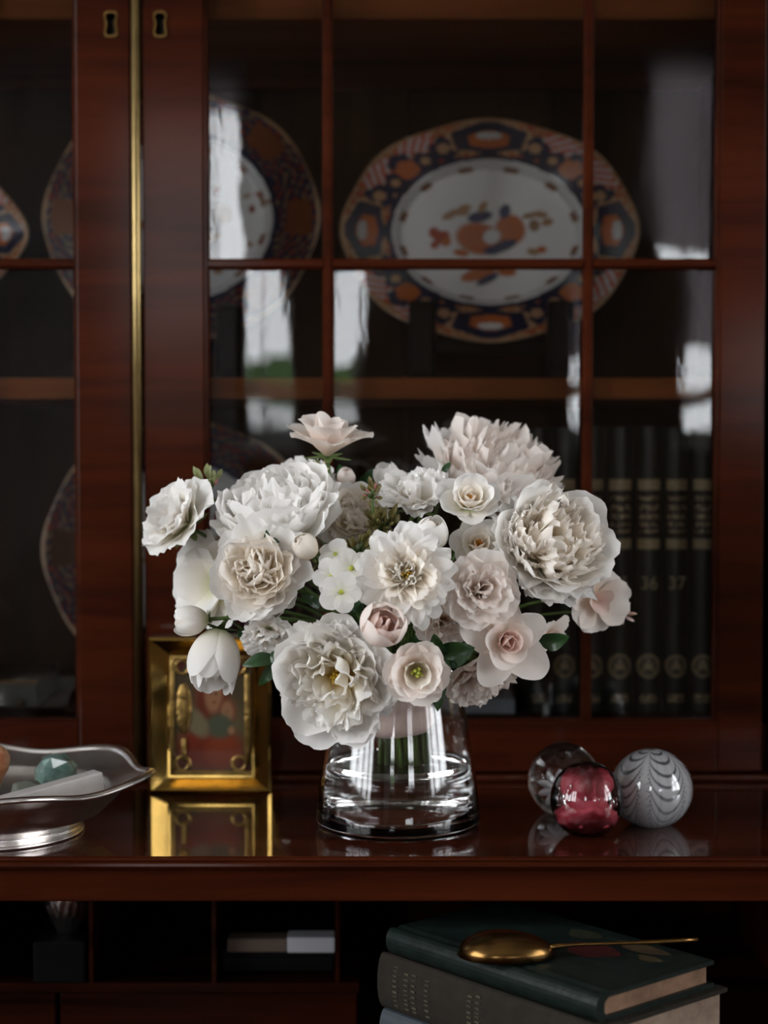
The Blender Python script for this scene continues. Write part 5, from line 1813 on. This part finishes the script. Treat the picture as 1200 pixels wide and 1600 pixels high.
sprig('dark leaves in the gap under the phlox', [(560, 960, 545, 935, 14, 0, 0.1), (548, 950, 580, 925, 12, 0, -0.4), (500, 950, 470, 930, 10, 0, 0.3)], 1.262)
sprig('dark leaves deep under the frilled lisianthus', [(715, 985, 700, 955, 14, 0, 0.1), (715, 985, 745, 965, 14, 0, -0.4), (640, 1010, 660, 1000, 14, 0, 0.2)], 1.29)
sprig('dark leaves deep below the quartered garden rose', [(400, 1000, 370, 985, 16, 0, 0.1), (440, 1010, 470, 985, 14, 0, -0.4), (350, 960, 330, 975, 12, 0, 0.3)], 1.345)


def bud_spray(label, px, py, D, rpx, n, seed, leafmat='bract', budmat='pink_bud', up=(0, -0.5, 0.8), elong=3.0):
    """a head of little bracts and buds on short stalks"""
    rg = random.Random(seed)
    c = P(px, py, D)
    rad = rpx / F * D
    root = empty('bud_spray', c)
    tag(root, label, 'filler flower', 'bud sprays in the bouquet')
    hub = c - Vector(up).normalized() * rad * 0.6
    for k in range(n):
        d = Vector((rg.uniform(-1, 1), rg.uniform(-1, 0.5), rg.uniform(-0.9, 1))).normalized()
        tip = c + d * rad * rg.uniform(0.55, 1.0)
        m0 = hub + (tip - hub) * 0.55
        v, f = tube([hub, m0], rad * 0.035, 5)
        link('stalk', mk('stalk', v, f, True), M['stem'], root)
        if rg.random() < 0.62:
            link('leaf', leaf_mesh(m0, tip + (tip - m0) * 0.25, rad * rg.uniform(0.13, 0.2), Vector((rg.uniform(-0.5, 0.5), -1, rg.uniform(-0.2, 0.6))), 0.4), M[leafmat], root)
        else:
            ax = (tip - m0)
            v, f = tube([m0 + ax * t for t in (0, 0.2, 0.55, 0.85, 1.0)], [rad * 0.03, rad * 0.07, rad * 0.10, rad * 0.06, rad * 0.01], 7)
            link('small_bud', mk('small_bud', v, f, True), M[budmat], root)
    v, f = tube(stem_pts(hub, Vector(up)), 0.0013, 6)
    link('stem', mk('stem', v, f, True), M['stem'], root)


bud_spray('olive bud spray in the dark gap above the pompon rose', 599, 812, 1.290, 34, 44, 1, 'bract', 'bract')
bud_spray('reddish bud spray against the sunken cream rose', 582, 768, 1.278, 22, 22, 2)
bud_spray('olive and red bud spray above the phlox', 560, 852, 1.275, 32, 26, 3, 'bract', 'bract')
bud_spray('variegated jasmine sprig with pink buds behind the frilled white lisianthus', 318, 752, 1.330, 34, 18, 4, 'leaf_light', 'pink_bud', (-0.4, -0.2, 0.9))
bud_spray('pale jasmine buds under the highest blush rose', 503, 731, 1.330, 17, 14, 5, 'leaf_light', 'p_cream')
bud_spray('sage green buds between the broad peony and the phlox', 500, 872, 1.275, 24, 16, 6, 'leaf_light', 'bract')
bud_spray('pink tubular buds at the tip of the sweet pea', 976, 955, 1.352, 24, 12, 7, 'p_pink', 'p_pink', (0.95, -0.1, 0.0))
bud_spray('sage buds beside the sweet pea', 966, 930, 1.352, 16, 14, 8, 'leaf_light', 'pink_bud', (0.95, -0.1, 0.0))

# ---- blush ribbon binding the stems
prof = []
for k in range(7):
    t = k / 6
    prof.append((0.0225 + 0.0012 * math.sin(t * 9) + 0.0006, 0.0 + 0.030 * t))
v, f = [], []
seg_ = 48
for i in range(seg_):
    a = 2 * PI * i / seg_
    for (r_, z) in prof: v.append((r_ * (1 + 0.02 * math.sin(5 * a + z * 200)) * math.cos(a), r_ * (1 + 0.02 * math.sin(5 * a + z * 200)) * math.sin(a), z + 0.0035 * math.cos(a - 0.4)))
for i in range(seg_):
    j = (i + 1) % seg_
    for k in range(len(prof) - 1): f.append((i * 7 + k, j * 7 + k, j * 7 + k + 1, i * 7 + k + 1))
o = link('silk_ribbon', mk('silk_ribbon', v, f, True), M['ribbon'])
o.location = VC + Vector((0.004, 0, 0.0745))
md = o.modifiers.new('thickness', 'SOLIDIFY'); md.thickness = 0.0008
tag(o, 'blush silk ribbon wrapped round the flower stems inside the vase', 'ribbon')
